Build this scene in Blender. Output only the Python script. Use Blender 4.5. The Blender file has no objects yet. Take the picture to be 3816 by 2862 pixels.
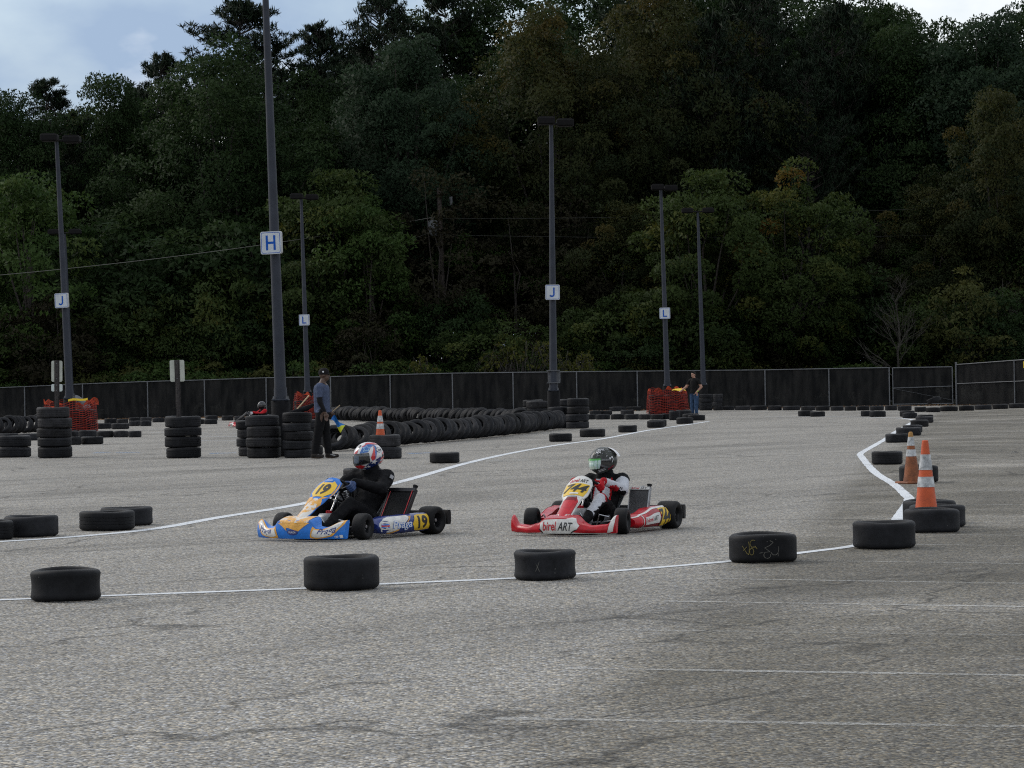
import bpy, bmesh, math, random
import numpy as np
from mathutils import Vector, Matrix, Quaternion

R = math.radians
scene = bpy.context.scene
COL = scene.collection

# ------------------------------------------------------------------ camera
F = 10600.0          # focal length in photo pixels (photo 3816 x 2862)
CW, CH = 3816.0, 2862.0
CAMH = 1.53
ROLL = math.atan(0.017)
HOR = 10.0           # horizon sits this many photo px above the centre
cs, sn = math.cos(ROLL), math.sin(ROLL)
cam_d = bpy.data.cameras.new('camera')
cam = bpy.data.objects.new('camera', cam_d)
COL.objects.link(cam)
cam_d.sensor_width = 36.0
cam_d.lens = F / CW * 36.0
cam_d.shift_y = -HOR / CW
cam_d.clip_start = 0.1
cam_d.clip_end = 5000
cam.matrix_world = Matrix(((cs, sn, 0, 0), (0, 0, -1, 0), (-sn, cs, 0, CAMH), (0, 0, 0, 1)))
scene.camera = cam

# ------------------------------------------------------------------ sky and sun
SUN_DIR = Vector((-0.78, 0.42, 0.62)).normalized()      # towards the sun
world = bpy.data.worlds.new('World')
scene.world = world
world.use_nodes = True
wt = world.node_tree
wt.nodes.clear()
def wn(t, **kw):
    n = wt.nodes.new(t)
    for k, v in kw.items():
        setattr(n, k, v)
    return n
w_out = wn('ShaderNodeOutputWorld')
w_bg = wn('ShaderNodeBackground')
sky = wn('ShaderNodeTexSky', sky_type='NISHITA')
sky.sun_disc = False
sky.sun_elevation = math.asin(SUN_DIR.z)
sky.sun_rotation = math.atan2(SUN_DIR.x, SUN_DIR.y)
sky.air_density = 1.0
sky.dust_density = 2.0
w_tc = wn('ShaderNodeTexCoord')
w_map = wn('ShaderNodeMapping')
w_map.inputs['Scale'].default_value = (1.0, 1.0, 1.9)
w_map.inputs['Location'].default_value = (-0.416, -0.639, 1.338)
w_n1 = wn('ShaderNodeTexNoise')
w_n1.inputs['Scale'].default_value = 5.2
w_n1.inputs['Detail'].default_value = 7
w_n1.inputs['Roughness'].default_value = 0.52
w_n2 = wn('ShaderNodeTexNoise')
w_n2.inputs['Scale'].default_value = 9.0
w_n2.inputs['Detail'].default_value = 6
w_r1 = wn('ShaderNodeValToRGB')            # how bright the cloud is
e = w_r1.color_ramp.elements
e[0].position = 0.40; e[0].color = (2.5, 3.3, 4.5, 1)
e[1].position = 0.52; e[1].color = (6.9, 7.1, 7.3, 1)
w_r2 = wn('ShaderNodeValToRGB')            # where cloud covers the blue
e = w_r2.color_ramp.elements
e[0].position = 0.30; e[0].color = (0.35, 0.35, 0.35, 1)
e[1].position = 0.50; e[1].color = (1, 1, 1, 1)
w_mix = wn('ShaderNodeMix', data_type='RGBA')
L = wt.links.new
L(w_tc.outputs['Generated'], w_map.inputs['Vector'])
L(w_map.outputs['Vector'], w_n1.inputs['Vector'])
L(w_map.outputs['Vector'], w_n2.inputs['Vector'])
L(w_n1.outputs['Fac'], w_r1.inputs['Fac'])
L(w_n2.outputs['Fac'], w_r2.inputs['Fac'])
L(w_r2.outputs['Color'], w_mix.inputs['Factor'])
L(sky.outputs['Color'], w_mix.inputs['A'])
L(w_r1.outputs['Color'], w_mix.inputs['B'])
L(w_mix.outputs['Result'], w_bg.inputs['Color'])
w_bg.inputs['Strength'].default_value = 0.108
L(w_bg.outputs['Background'], w_out.inputs['Surface'])

sun_d = bpy.data.lights.new('sun', 'SUN')
sun = bpy.data.objects.new('sun', sun_d)
COL.objects.link(sun)
sun.rotation_euler = SUN_DIR.to_track_quat('Z', 'Y').to_euler()
sun_d.energy = 1.0
sun_d.angle = R(26)
sun_d.color = (1.0, 0.95, 0.88)

vs = scene.view_settings
vs.view_transform = 'Standard'
vs.look = 'None'
vs.gamma = 1.0
vs.use_curve_mapping = False
vs.exposure = 0.50
scene.render.engine = 'CYCLES'
scene.cycles.max_bounces = 5
scene.cycles.diffuse_bounces = 3
scene.cycles.transparent_max_bounces = 6
scene.cycles.use_denoising = False
scene.cycles.sample_clamp_indirect = 4.0
scene.cycles.filter_width = 1.15

# ------------------------------------------------------------------ pixel -> place
def ray(u, v):
    dx, dy = u - CW / 2, CH / 2 - v
    return Vector(((dx * cs + dy * sn) / F, 1.0, (-dx * sn + dy * cs - HOR) / F))
def gp(u, v, z=0.0):
    r = ray(u, v)
    t = (z - CAMH) / r.z
    return Vector((r.x * t, r.y * t, z))
def at(u, v, Y):
    r = ray(u, v)
    return Vector((r.x * Y, Y, CAMH + r.z * Y))

# ------------------------------------------------------------------ materials
def mat(name, col, rough=0.6, metal=0.0, var=0.0, vscale=8.0, bump=0.0, bscale=40.0, spec=0.5, coat=0.0, col2=None, emit=None):
    m = bpy.data.materials.new(name)
    m.use_nodes = True
    nt = m.node_tree
    b = nt.nodes['Principled BSDF']
    b.inputs['Base Color'].default_value = (*col, 1)
    b.inputs['Roughness'].default_value = rough
    b.inputs['Metallic'].default_value = metal
    b.inputs['Specular IOR Level'].default_value = spec
    if coat:
        b.inputs['Coat Weight'].default_value = coat
        b.inputs['Coat Roughness'].default_value = 0.08
    if var or col2 or bump:
        tc = nt.nodes.new('ShaderNodeTexCoord')
    if var or col2:
        n = nt.nodes.new('ShaderNodeTexNoise')
        n.inputs['Scale'].default_value = vscale
        n.inputs['Detail'].default_value = 6
        n.inputs['Roughness'].default_value = 0.65
        nt.links.new(tc.outputs['Object'], n.inputs['Vector'])
        rp = nt.nodes.new('ShaderNodeValToRGB')
        c2 = col2 if col2 else tuple(c * (1 + var) for c in col)
        c1 = col if col2 else tuple(c * (1 - var) for c in col)
        rp.color_ramp.elements[0].position = 0.35
        rp.color_ramp.elements[0].color = (*c1, 1)
        rp.color_ramp.elements[1].position = 0.66
        rp.color_ramp.elements[1].color = (*c2, 1)
        nt.links.new(n.outputs['Fac'], rp.inputs['Fac'])
        nt.links.new(rp.outputs['Color'], b.inputs['Base Color'])
    if bump:
        n2 = nt.nodes.new('ShaderNodeTexNoise')
        n2.inputs['Scale'].default_value = bscale
        n2.inputs['Detail'].default_value = 4
        nt.links.new(tc.outputs['Object'], n2.inputs['Vector'])
        bp = nt.nodes.new('ShaderNodeBump')
        bp.inputs['Strength'].default_value = bump
        bp.inputs['Distance'].default_value = 0.02
        nt.links.new(n2.outputs['Fac'], bp.inputs['Height'])
        nt.links.new(bp.outputs['Normal'], b.inputs['Normal'])
    return m

M = {}
def asphalt_material():
    m = bpy.data.materials.new('asphalt')
    m.use_nodes = True
    nt = m.node_tree
    b = nt.nodes['Principled BSDF']
    N = nt.nodes.new
    K = nt.links.new
    tc = N('ShaderNodeTexCoord')
    def noise(scale, detail=4, rough=0.55, vec=None, dist=0.0):
        n = N('ShaderNodeTexNoise')
        n.inputs['Scale'].default_value = scale
        n.inputs['Detail'].default_value = detail
        n.inputs['Roughness'].default_value = rough
        n.inputs['Distortion'].default_value = dist
        K(vec if vec else tc.outputs['Object'], n.inputs['Vector'])
        return n.outputs['Fac']
    def ramp(fac, stops):
        r = N('ShaderNodeValToRGB')
        els = r.color_ramp.elements
        while len(els) < len(stops):
            els.new(0.5)
        for e_, (p, c) in zip(els, stops):
            e_.position = p
            e_.color = (*c, 1) if isinstance(c, tuple) else (c, c, c, 1)
        K(fac, r.inputs['Fac'])
        return r.outputs['Color']
    def mul(a, bb, fac=1.0):
        x = N('ShaderNodeMix'); x.data_type = 'RGBA'; x.blend_type = 'MULTIPLY'
        x.inputs['Factor'].default_value = fac
        K(a, x.inputs['A']); K(bb, x.inputs['B'])
        return x.outputs['Result']
    # single stones of the exposed aggregate
    vo = N('ShaderNodeTexVoronoi')
    vo.inputs['Scale'].default_value = 60.0
    K(tc.outputs['Object'], vo.inputs['Vector'])
    hsv = N('ShaderNodeSeparateColor')
    K(vo.outputs['Color'], hsv.inputs['Color'])
    stone = ramp(hsv.outputs['Red'], [(0.0, (0.085, 0.082, 0.078)), (0.25, (0.228, 0.218, 0.197)), (0.6, (0.335, 0.315, 0.276)), (0.9, (0.49, 0.462, 0.408)), (1.0, (0.66, 0.64, 0.58))])
    tint = ramp(hsv.outputs['Green'], [(0.0, (0.88, 0.94, 1.10)), (0.5, (1, 1, 1)), (1.0, (1.12, 1.02, 0.88))])
    c = mul(stone, tint)
    # dark binder between the stones
    ed = ramp(vo.outputs['Distance'], [(0.30, 1.0), (0.75, 0.42)])
    c = mul(c, ed, 0.8)
    # fine mid-scale mottling
    c = mul(c, ramp(noise(7.0, 5, 0.7), [(0.3, 0.90), (0.7, 1.09)]))
    c = mul(c, ramp(noise(30.0, 3, 0.7), [(0.34, 0.90), (0.66, 1.10)]))
    # worn light and dark stained areas, drawn out across the parking bays
    mp = N('ShaderNodeMapping')
    mp.vector_type = 'TEXTURE'
    mp.inputs['Rotation'].default_value = (0, 0, R(62))
    mp.inputs['Scale'].default_value = (8.0, 2.2, 1)
    K(tc.outputs['Object'], mp.inputs['Vector'])
    c = mul(c, ramp(noise(1.0, 5, 0.62, mp.outputs['Vector'], 0.4), [(0.30, 0.70), (0.50, 1.0), (0.72, 1.18)]))
    # bays on the right hold darker, bare stone
    sx = N('ShaderNodeSeparateXYZ')
    K(tc.outputs['Object'], sx.inputs['Vector'])
    # distance from the edge of the bays, which runs at a slant to the view
    ma = N('ShaderNodeMath'); ma.operation = 'MULTIPLY_ADD'
    K(sx.outputs['Y'], ma.inputs[0]); ma.inputs[1].default_value = -0.166; K(sx.outputs['X'], ma.inputs[2])
    mb = N('ShaderNodeMath'); mb.operation = 'MULTIPLY_ADD'
    nz = noise(0.5, 4, 0.6)
    K(nz, mb.inputs[0]); mb.inputs[1].default_value = 1.0; K(ma.outputs[0], mb.inputs[2])
    bay = N('ShaderNodeMapRange')
    bay.inputs['From Min'].default_value = -1.75
    bay.inputs['From Max'].default_value = -1.15
    K(mb.outputs[0], bay.inputs['Value'])
    dk = ramp(noise(0.30, 6, 0.62), [(0.40, (0.46, 0.445, 0.40)), (0.53, (0.62, 0.605, 0.565)), (0.67, (0.98, 0.97, 0.95))])
    mx = N('ShaderNodeMix'); mx.data_type = 'RGBA'; mx.blend_type = 'MULTIPLY'
    K(bay.outputs['Result'], mx.inputs['Factor']); K(c, mx.inputs['A']); K(dk, mx.inputs['B'])
    c = mx.outputs['Result']
    # rubber laid down along the track
    mp2 = N('ShaderNodeMapping')
    mp2.vector_type = 'TEXTURE'
    mp2.inputs['Rotation'].default_value = (0, 0, R(40))
    mp2.inputs['Scale'].default_value = (9.0, 0.55, 1)
    K(tc.outputs['Object'], mp2.inputs['Vector'])
    c = mul(c, ramp(noise(1.0, 5, 0.6, mp2.outputs['Vector'], 0.3), [(0.32, 0.70), (0.44, 1.0), (1.0, 1.03)]))
    # cracks
    wv = N('ShaderNodeTexVoronoi'); wv.feature = 'DISTANCE_TO_EDGE'
    wv.inputs['Scale'].default_value = 0.30
    wmp = N('ShaderNodeMapping'); wmp.vector_type = 'TEXTURE'; wmp.inputs['Scale'].default_value = (2.2, 0.8, 1)
    wmp.inputs['Rotation'].default_value = (0, 0, R(52))
    off = N('ShaderNodeTexNoise'); off.inputs['Scale'].default_value = 1.4; off.inputs['Detail'].default_value = 5
    K(tc.outputs['Object'], off.inputs['Vector'])
    av = N('ShaderNodeMix'); av.data_type = 'RGBA'; av.blend_type = 'LINEAR_LIGHT'
    av.inputs['Factor'].default_value = 0.35
    K(tc.outputs['Object'], av.inputs['A']); K(off.outputs['Color'], av.inputs['B'])
    K(av.outputs['Result'], wmp.inputs['Vector']); K(wmp.outputs['Vector'], wv.inputs['Vector'])
    crack = ramp(wv.outputs['Distance'], [(0.0, 0.36), (0.0035, 0.60), (0.009, 1.0)])
    gate = ramp(noise(0.28, 3), [(0.40, 0.0), (0.50, 1.0)])
    mxc = N('ShaderNodeMix'); mxc.data_type = 'RGBA'; mxc.blend_type = 'MULTIPLY'
    K(gate, mxc.inputs['Factor']); K(c, mxc.inputs['A']); K(crack, mxc.inputs['B'])
    c = mxc.outputs['Result']
    K(c, b.inputs['Base Color'])
    b.inputs['Roughness'].default_value = 0.85
    b.inputs['Specular IOR Level'].default_value = 0.3
    bp = N('ShaderNodeBump'); bp.inputs['Strength'].default_value = 0.8; bp.inputs['Distance'].default_value = 0.008
    bp.invert = True
    K(vo.outputs['Distance'], bp.inputs['Height']); K(bp.outputs['Normal'], b.inputs['Normal'])
    return m
M['asphalt'] = asphalt_material()

def paint_material(name, col, wear_lo, wear_hi, scale=26.0):
    """road paint, worn through to the stone in specks"""
    m = bpy.data.materials.new(name); m.use_nodes = True
    nt = m.node_tree; N = nt.nodes.new; K = nt.links.new
    b = nt.nodes['Principled BSDF']
    tc = N('ShaderNodeTexCoord')
    n = N('ShaderNodeTexNoise'); n.inputs['Scale'].default_value = scale; n.inputs['Detail'].default_value = 6; n.inputs['Roughness'].default_value = 0.75
    n3 = N('ShaderNodeTexNoise'); n3.inputs['Scale'].default_value = 0.8; n3.inputs['Detail'].default_value = 3
    K(tc.outputs['Object'], n.inputs['Vector']); K(tc.outputs['Object'], n3.inputs['Vector'])
    ad = N('ShaderNodeMath'); ad.operation = 'MULTIPLY_ADD'; ad.inputs[1].default_value = 0.35
    K(n3.outputs['Fac'], ad.inputs[0]); K(n.outputs['Fac'], ad.inputs[2])
    r = N('ShaderNodeMapRange'); r.inputs['From Min'].default_value = wear_lo; r.inputs['From Max'].default_value = wear_hi
    K(ad.outputs[0], r.inputs['Value'])
    b.inputs['Base Color'].default_value = (*col, 1); b.inputs['Roughness'].default_value = 0.7
    tr = N('ShaderNodeBsdfTransparent'); mx = N('ShaderNodeMixShader')
    K(r.outputs['Result'], mx.inputs['Fac']); K(tr.outputs[0], mx.inputs[1]); K(b.outputs[0], mx.inputs[2])
    K(mx.outputs[0], nt.nodes['Material Output'].inputs['Surface'])
    return m
M['line_white'] = paint_material('track_line_paint', (0.60, 0.62, 0.64), 0.44, 0.62)
M['bay_white'] = paint_material('bay_line_paint', (0.62, 0.62, 0.60), 0.57, 1.0, 34)
M['bay_faint'] = paint_material('faint_bay_paint', (0.55, 0.55, 0.53), 0.62, 1.10, 34)
M['bay_blue'] = paint_material('blue_bay_paint', (0.12, 0.26, 0.48), 0.52, 0.90, 20)

def rubber(name, col, scuff=0.5, scale=6.0, rough=0.62):
    m = bpy.data.materials.new(name); m.use_nodes = True
    nt = m.node_tree; N = nt.nodes.new; K = nt.links.new
    b = nt.nodes['Principled BSDF']
    tc = N('ShaderNodeTexCoord'); oi = N('ShaderNodeObjectInfo')
    ofs = N('ShaderNodeVectorMath'); ofs.operation = 'ADD'
    mr = N('ShaderNodeMath'); mr.operation = 'MULTIPLY'; mr.inputs[1].default_value = 40
    K(oi.outputs['Random'], mr.inputs[0])
    K(tc.outputs['Object'], ofs.inputs[0]); K(mr.outputs[0], ofs.inputs[1])
    n = N('ShaderNodeTexNoise'); n.inputs['Scale'].default_value = scale; n.inputs['Detail'].default_value = 8; n.inputs['Roughness'].default_value = 0.7
    K(ofs.outputs[0], n.inputs['Vector'])
    r = N('ShaderNodeValToRGB')
    r.color_ramp.elements[0].position = 0.38; r.color_ramp.elements[0].color = (*[c * 0.7 for c in col], 1)
    r.color_ramp.elements[1].position = 0.72; r.color_ramp.elements[1].color = (*[c * (1 + 1.6 * scuff) for c in col], 1)
    K(n.outputs['Fac'], r.inputs['Fac'])
    # specks of grit
    v = N('ShaderNodeTexVoronoi'); v.inputs['Scale'].default_value = 26
    K(ofs.outputs[0], v.inputs['Vector'])
    lt = N('ShaderNodeMath'); lt.operation = 'LESS_THAN'; lt.inputs[1].default_value = 0.095
    K(v.outputs['Distance'], lt.inputs[0])
    n4 = N('ShaderNodeTexNoise'); n4.inputs['Scale'].default_value = 9
    K(ofs.outputs[0], n4.inputs['Vector'])
    gt = N('ShaderNodeMath'); gt.operation = 'GREATER_THAN'; gt.inputs[1].default_value = 0.57
    K(n4.outputs['Fac'], gt.inputs[0])
    mm = N('ShaderNodeMath'); mm.operation = 'MULTIPLY'
    K(lt.outputs[0], mm.inputs[0]); K(gt.outputs[0], mm.inputs[1])
    mx = N('ShaderNodeMix'); mx.data_type = 'RGBA'
    K(mm.outputs[0], mx.inputs['Factor']); K(r.outputs['Color'], mx.inputs['A']); mx.inputs['B'].default_value = (0.12, 0.115, 0.11, 1)
    # lighter / browner from one tyre to the next
    hv = N('ShaderNodeHueSaturation')
    mr2 = N('ShaderNodeMapRange'); mr2.inputs['To Min'].default_value = 0.7; mr2.inputs['To Max'].default_value = 1.9
    K(oi.outputs['Random'], mr2.inputs['Value']); K(mr2.outputs['Result'], hv.inputs['Value'])
    K(mx.outputs['Result'], hv.inputs['Color'])
    # road dust lying on the upper sidewalls
    ge = N('ShaderNodeNewGeometry'); sz = N('ShaderNodeSeparateXYZ'); K(ge.outputs['Normal'], sz.inputs[0])
    du = N('ShaderNodeMapRange'); du.inputs['From Min'].default_value = .55; du.inputs['From Max'].default_value = 1.0; du.inputs['To Max'].default_value = .24
    K(sz.outputs['Z'], du.inputs['Value'])
    md = N('ShaderNodeMix'); md.data_type = 'RGBA'; md.inputs['B'].default_value = (0.075, 0.072, 0.068, 1)
    K(du.outputs['Result'], md.inputs['Factor']); K(hv.outputs['Color'], md.inputs['A'])
    K(md.outputs['Result'], b.inputs['Base Color'])
    b.inputs['Roughness'].default_value = rough
    b.inputs['Specular IOR Level'].default_value = 0.14
    bp = N('ShaderNodeBump'); bp.inputs['Strength'].default_value = 0.25; bp.inputs['Distance'].default_value = 0.01
    K(n.outputs['Fac'], bp.inputs['Height']); K(bp.outputs['Normal'], b.inputs['Normal'])
    return m
M['rubber'] = rubber('tyre_rubber', (0.0085, 0.0088, 0.0102))
M['rubber_old'] = rubber('weathered_tyre_rubber', (0.011, 0.0108, 0.0118), 0.7)
M['kart_rubber'] = rubber('kart_tyre_rubber', (0.0085, 0.0085, 0.009), 0.3)
M['pole'] = mat('pole_paint', (0.026, 0.030, 0.041), 0.55, 0.0, spec=.25, var=0.18, vscale=3)
M['lamp'] = mat('lamp_head_paint', (0.008, 0.0075, 0.008), 0.7, var=0.15, spec=.1)
M['base_black'] = mat('painted_concrete', (0.008, 0.008, 0.009), 0.8, var=0.35, vscale=6, bump=0.3, spec=.12)
M['steel'] = mat('galvanised_steel', (0.115, 0.119, 0.126), 0.5, 0.3, var=0.25, vscale=5)
M['screen'] = None
M['sign_white'] = mat('sign_white', (0.47, 0.50, 0.53), 0.5, var=0.10, vscale=4)
M['sign_side'] = mat('sign_side', (0.36, 0.36, 0.36), 0.55, var=0.12, vscale=3)
M['sign_blue'] = mat('sign_blue', (0.002, 0.070, 0.36), 0.6, var=.08, spec=.2)
M['sign_back'] = mat('aluminium_sign_back', (0.40, 0.41, 0.36), 0.5, 0.2, var=0.14, vscale=6)
M['post'] = mat('rusty_channel_post', (0.035, 0.030, 0.029), 0.8, 0.2, var=0.4, vscale=12)
M['cone'] = mat('orange_cone', (0.47, 0.070, 0.012), 0.55, var=0.22, vscale=9)
M['cone_old'] = mat('faded_cone', (0.20, 0.062, 0.020), 0.7, var=0.4, vscale=9)
M['cone_tip'] = mat('ochre_cone_tip', (0.33, 0.17, 0.04), 0.7, var=0.3, vscale=14)
M['reflective'] = mat('reflective_band', (0.37, 0.38, 0.385), 0.5, var=0.5, vscale=12)
M['net_loose'] = mat('loose_netting', (0.46, 0.060, 0.020), 0.6, var=0.3, spec=.2)
M['net'] = mat('orange_netting', (0.23, 0.021, 0.012), 0.6, var=0.45, vscale=5, spec=.2)
M['tape'] = mat('yellow_tape', (0.75, 0.52, 0.02), 0.5, var=0.15)
M['wood'] = mat('flag_stick_wood', (0.45, 0.34, 0.20), 0.6, var=0.2, vscale=20)
M['bark'] = mat('bark', (0.030, 0.024, 0.020), 0.9, var=0.4, vscale=6, bump=0.5)
M['twig'] = mat('grey_twig', (0.045, 0.040, 0.033), 0.9, var=0.35, vscale=6)
M['wire'] = mat('cable', (0.045, 0.045, 0.042), 0.7, var=0.1, spec=.1)
M['wire_pale'] = mat('weathered_cable', (0.14, 0.135, 0.12), 0.6, var=0.1)
M['grass'] = mat('verge_grass', (0.022, 0.028, 0.012), 0.9, col2=(0.05, 0.042, 0.022), vscale=1.2)
M['litter'] = mat('dead_leaves', (0.10, 0.052, 0.026), 0.8, col2=(0.19, 0.11, 0.05), vscale=14)
M['transformer'] = mat('transformer_grey', (0.11, 0.115, 0.12), 0.6, var=0.15, spec=.2)
M['upole'] = mat('utility_pole_wood', (0.040, 0.030, 0.025), 0.85, var=0.3, vscale=5)

def screen_material():
    m = bpy.data.materials.new('privacy_screen'); m.use_nodes = True
    nt = m.node_tree; N = nt.nodes.new; K = nt.links.new
    b = nt.nodes['Principled BSDF']
    tc = N('ShaderNodeTexCoord')
    n = N('ShaderNodeTexNoise'); n.inputs['Scale'].default_value = 1.7; n.inputs['Detail'].default_value = 6
    mpp = N('ShaderNodeMapping'); mpp.inputs['Scale'].default_value = (2.2, 1, .5); K(tc.outputs['Object'], mpp.inputs['Vector'])
    K(mpp.outputs['Vector'], n.inputs['Vector'])
    r = N('ShaderNodeValToRGB')
    r.color_ramp.elements[0].position = 0.35; r.color_ramp.elements[0].color = (0.006, 0.0062, 0.0068, 1)
    r.color_ramp.elements[1].position = 0.75; r.color_ramp.elements[1].color = (0.024, 0.023, 0.022, 1)
    K(n.outputs['Fac'], r.inputs['Fac']); K(r.outputs['Color'], b.inputs['Base Color'])
    b.inputs['Roughness'].default_value = 0.9; b.inputs['Specular IOR Level'].default_value = 0.15
    tr = N('ShaderNodeBsdfTransparent'); mx = N('ShaderNodeMixShader'); mx.inputs['Fac'].default_value = 0.965
    K(tr.outputs[0], mx.inputs[1]); K(b.outputs[0], mx.inputs[2])
    K(mx.outputs[0], nt.nodes['Material Output'].inputs['Surface'])
    return m
M['screen'] = screen_material()

def leaf_material(name, stops, trans=0.42):
    m = bpy.data.materials.new(name); m.use_nodes = True
    nt = m.node_tree; N = nt.nodes.new; K = nt.links.new
    nt.nodes.remove(nt.nodes['Principled BSDF'])
    at_ = N('ShaderNodeAttribute'); at_.attribute_name = 'tint'
    r = N('ShaderNodeValToRGB')
    els = r.color_ramp.elements
    while len(els) < len(stops):
        els.new(0.5)
    for e_, (p, c) in zip(els, stops):
        e_.position = p; e_.color = (*c, 1)
    K(at_.outputs['Fac'], r.inputs['Fac'])
    d = N('ShaderNodeBsdfPrincipled'); d.inputs['Roughness'].default_value = 0.55; d.inputs['Specular IOR Level'].default_value = 0.08
    t = N('ShaderNodeBsdfTranslucent')
    mx = N('ShaderNodeMixShader'); mx.inputs['Fac'].default_value = trans
    K(r.outputs['Color'], d.inputs['Base Color']); K(r.outputs['Color'], t.inputs['Color'])
    K(d.outputs[0], mx.inputs[1]); K(t.outputs[0], mx.inputs[2])
    K(mx.outputs[0], nt.nodes['Material Output'].inputs['Surface'])
    return m
LEAF = {
    'oak':    leaf_material('oak_leaves', [(0.0, (0.0116, 0.0227, 0.0080)), (0.55, (0.0240, 0.0444, 0.0150)), (0.9, (0.0360, 0.0570, 0.0195)), (1.0, (0.0527, 0.0543, 0.0172))]),
    'maple':  leaf_material('maple_leaves', [(0.0, (0.0135, 0.0271, 0.0138)), (0.6, (0.0278, 0.0478, 0.0254)), (1.0, (0.0393, 0.0596, 0.0345))]),
    'autumn': leaf_material('turning_leaves', [(0.0, (0.0139, 0.0228, 0.0089)), (0.45, (0.0258, 0.0349, 0.0130)), (0.8, (0.0436, 0.0457, 0.0143)), (1.0, (0.0634, 0.0506, 0.0137))]),
    'mixed':  leaf_material('yellowing_leaves', [(0.0, (0.0193, 0.0349, 0.0108)), (0.6, (0.0444, 0.0666, 0.0188)), (0.85, (0.0778, 0.0832, 0.0188)), (1.0, (0.1408, 0.0870, 0.0202))]),
    'light':  leaf_material('light_green_leaves', [(0.0, (0.0210, 0.0428, 0.0119)), (0.6, (0.0461, 0.0799, 0.0209)), (1.0, (0.0757, 0.0999, 0.0289))]),
    'dry':    leaf_material('russet_leaves', [(0.0, (0.0134, 0.0136, 0.0084)), (0.5, (0.0253, 0.0225, 0.0130)), (1.0, (0.0316, 0.0361, 0.0140))]),
    'pine':   leaf_material('pine_needles', [(0.0, (0.0063, 0.0125, 0.0073)), (0.6, (0.0136, 0.0240, 0.0125)), (1.0, (0.0235, 0.0339, 0.0166))], 0.12),
    'sparse': leaf_material('olive_leaves', [(0.0, (0.0359, 0.0446, 0.0146)), (0.6, (0.0646, 0.0719, 0.0226)), (1.0, (0.1078, 0.1006, 0.0299))]),
    'vine':   leaf_material('yellow_green_leaves', [(0.0, (0.0387, 0.0470, 0.0122)), (1.0, (0.1105, 0.1105, 0.0249))]),
}

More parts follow.
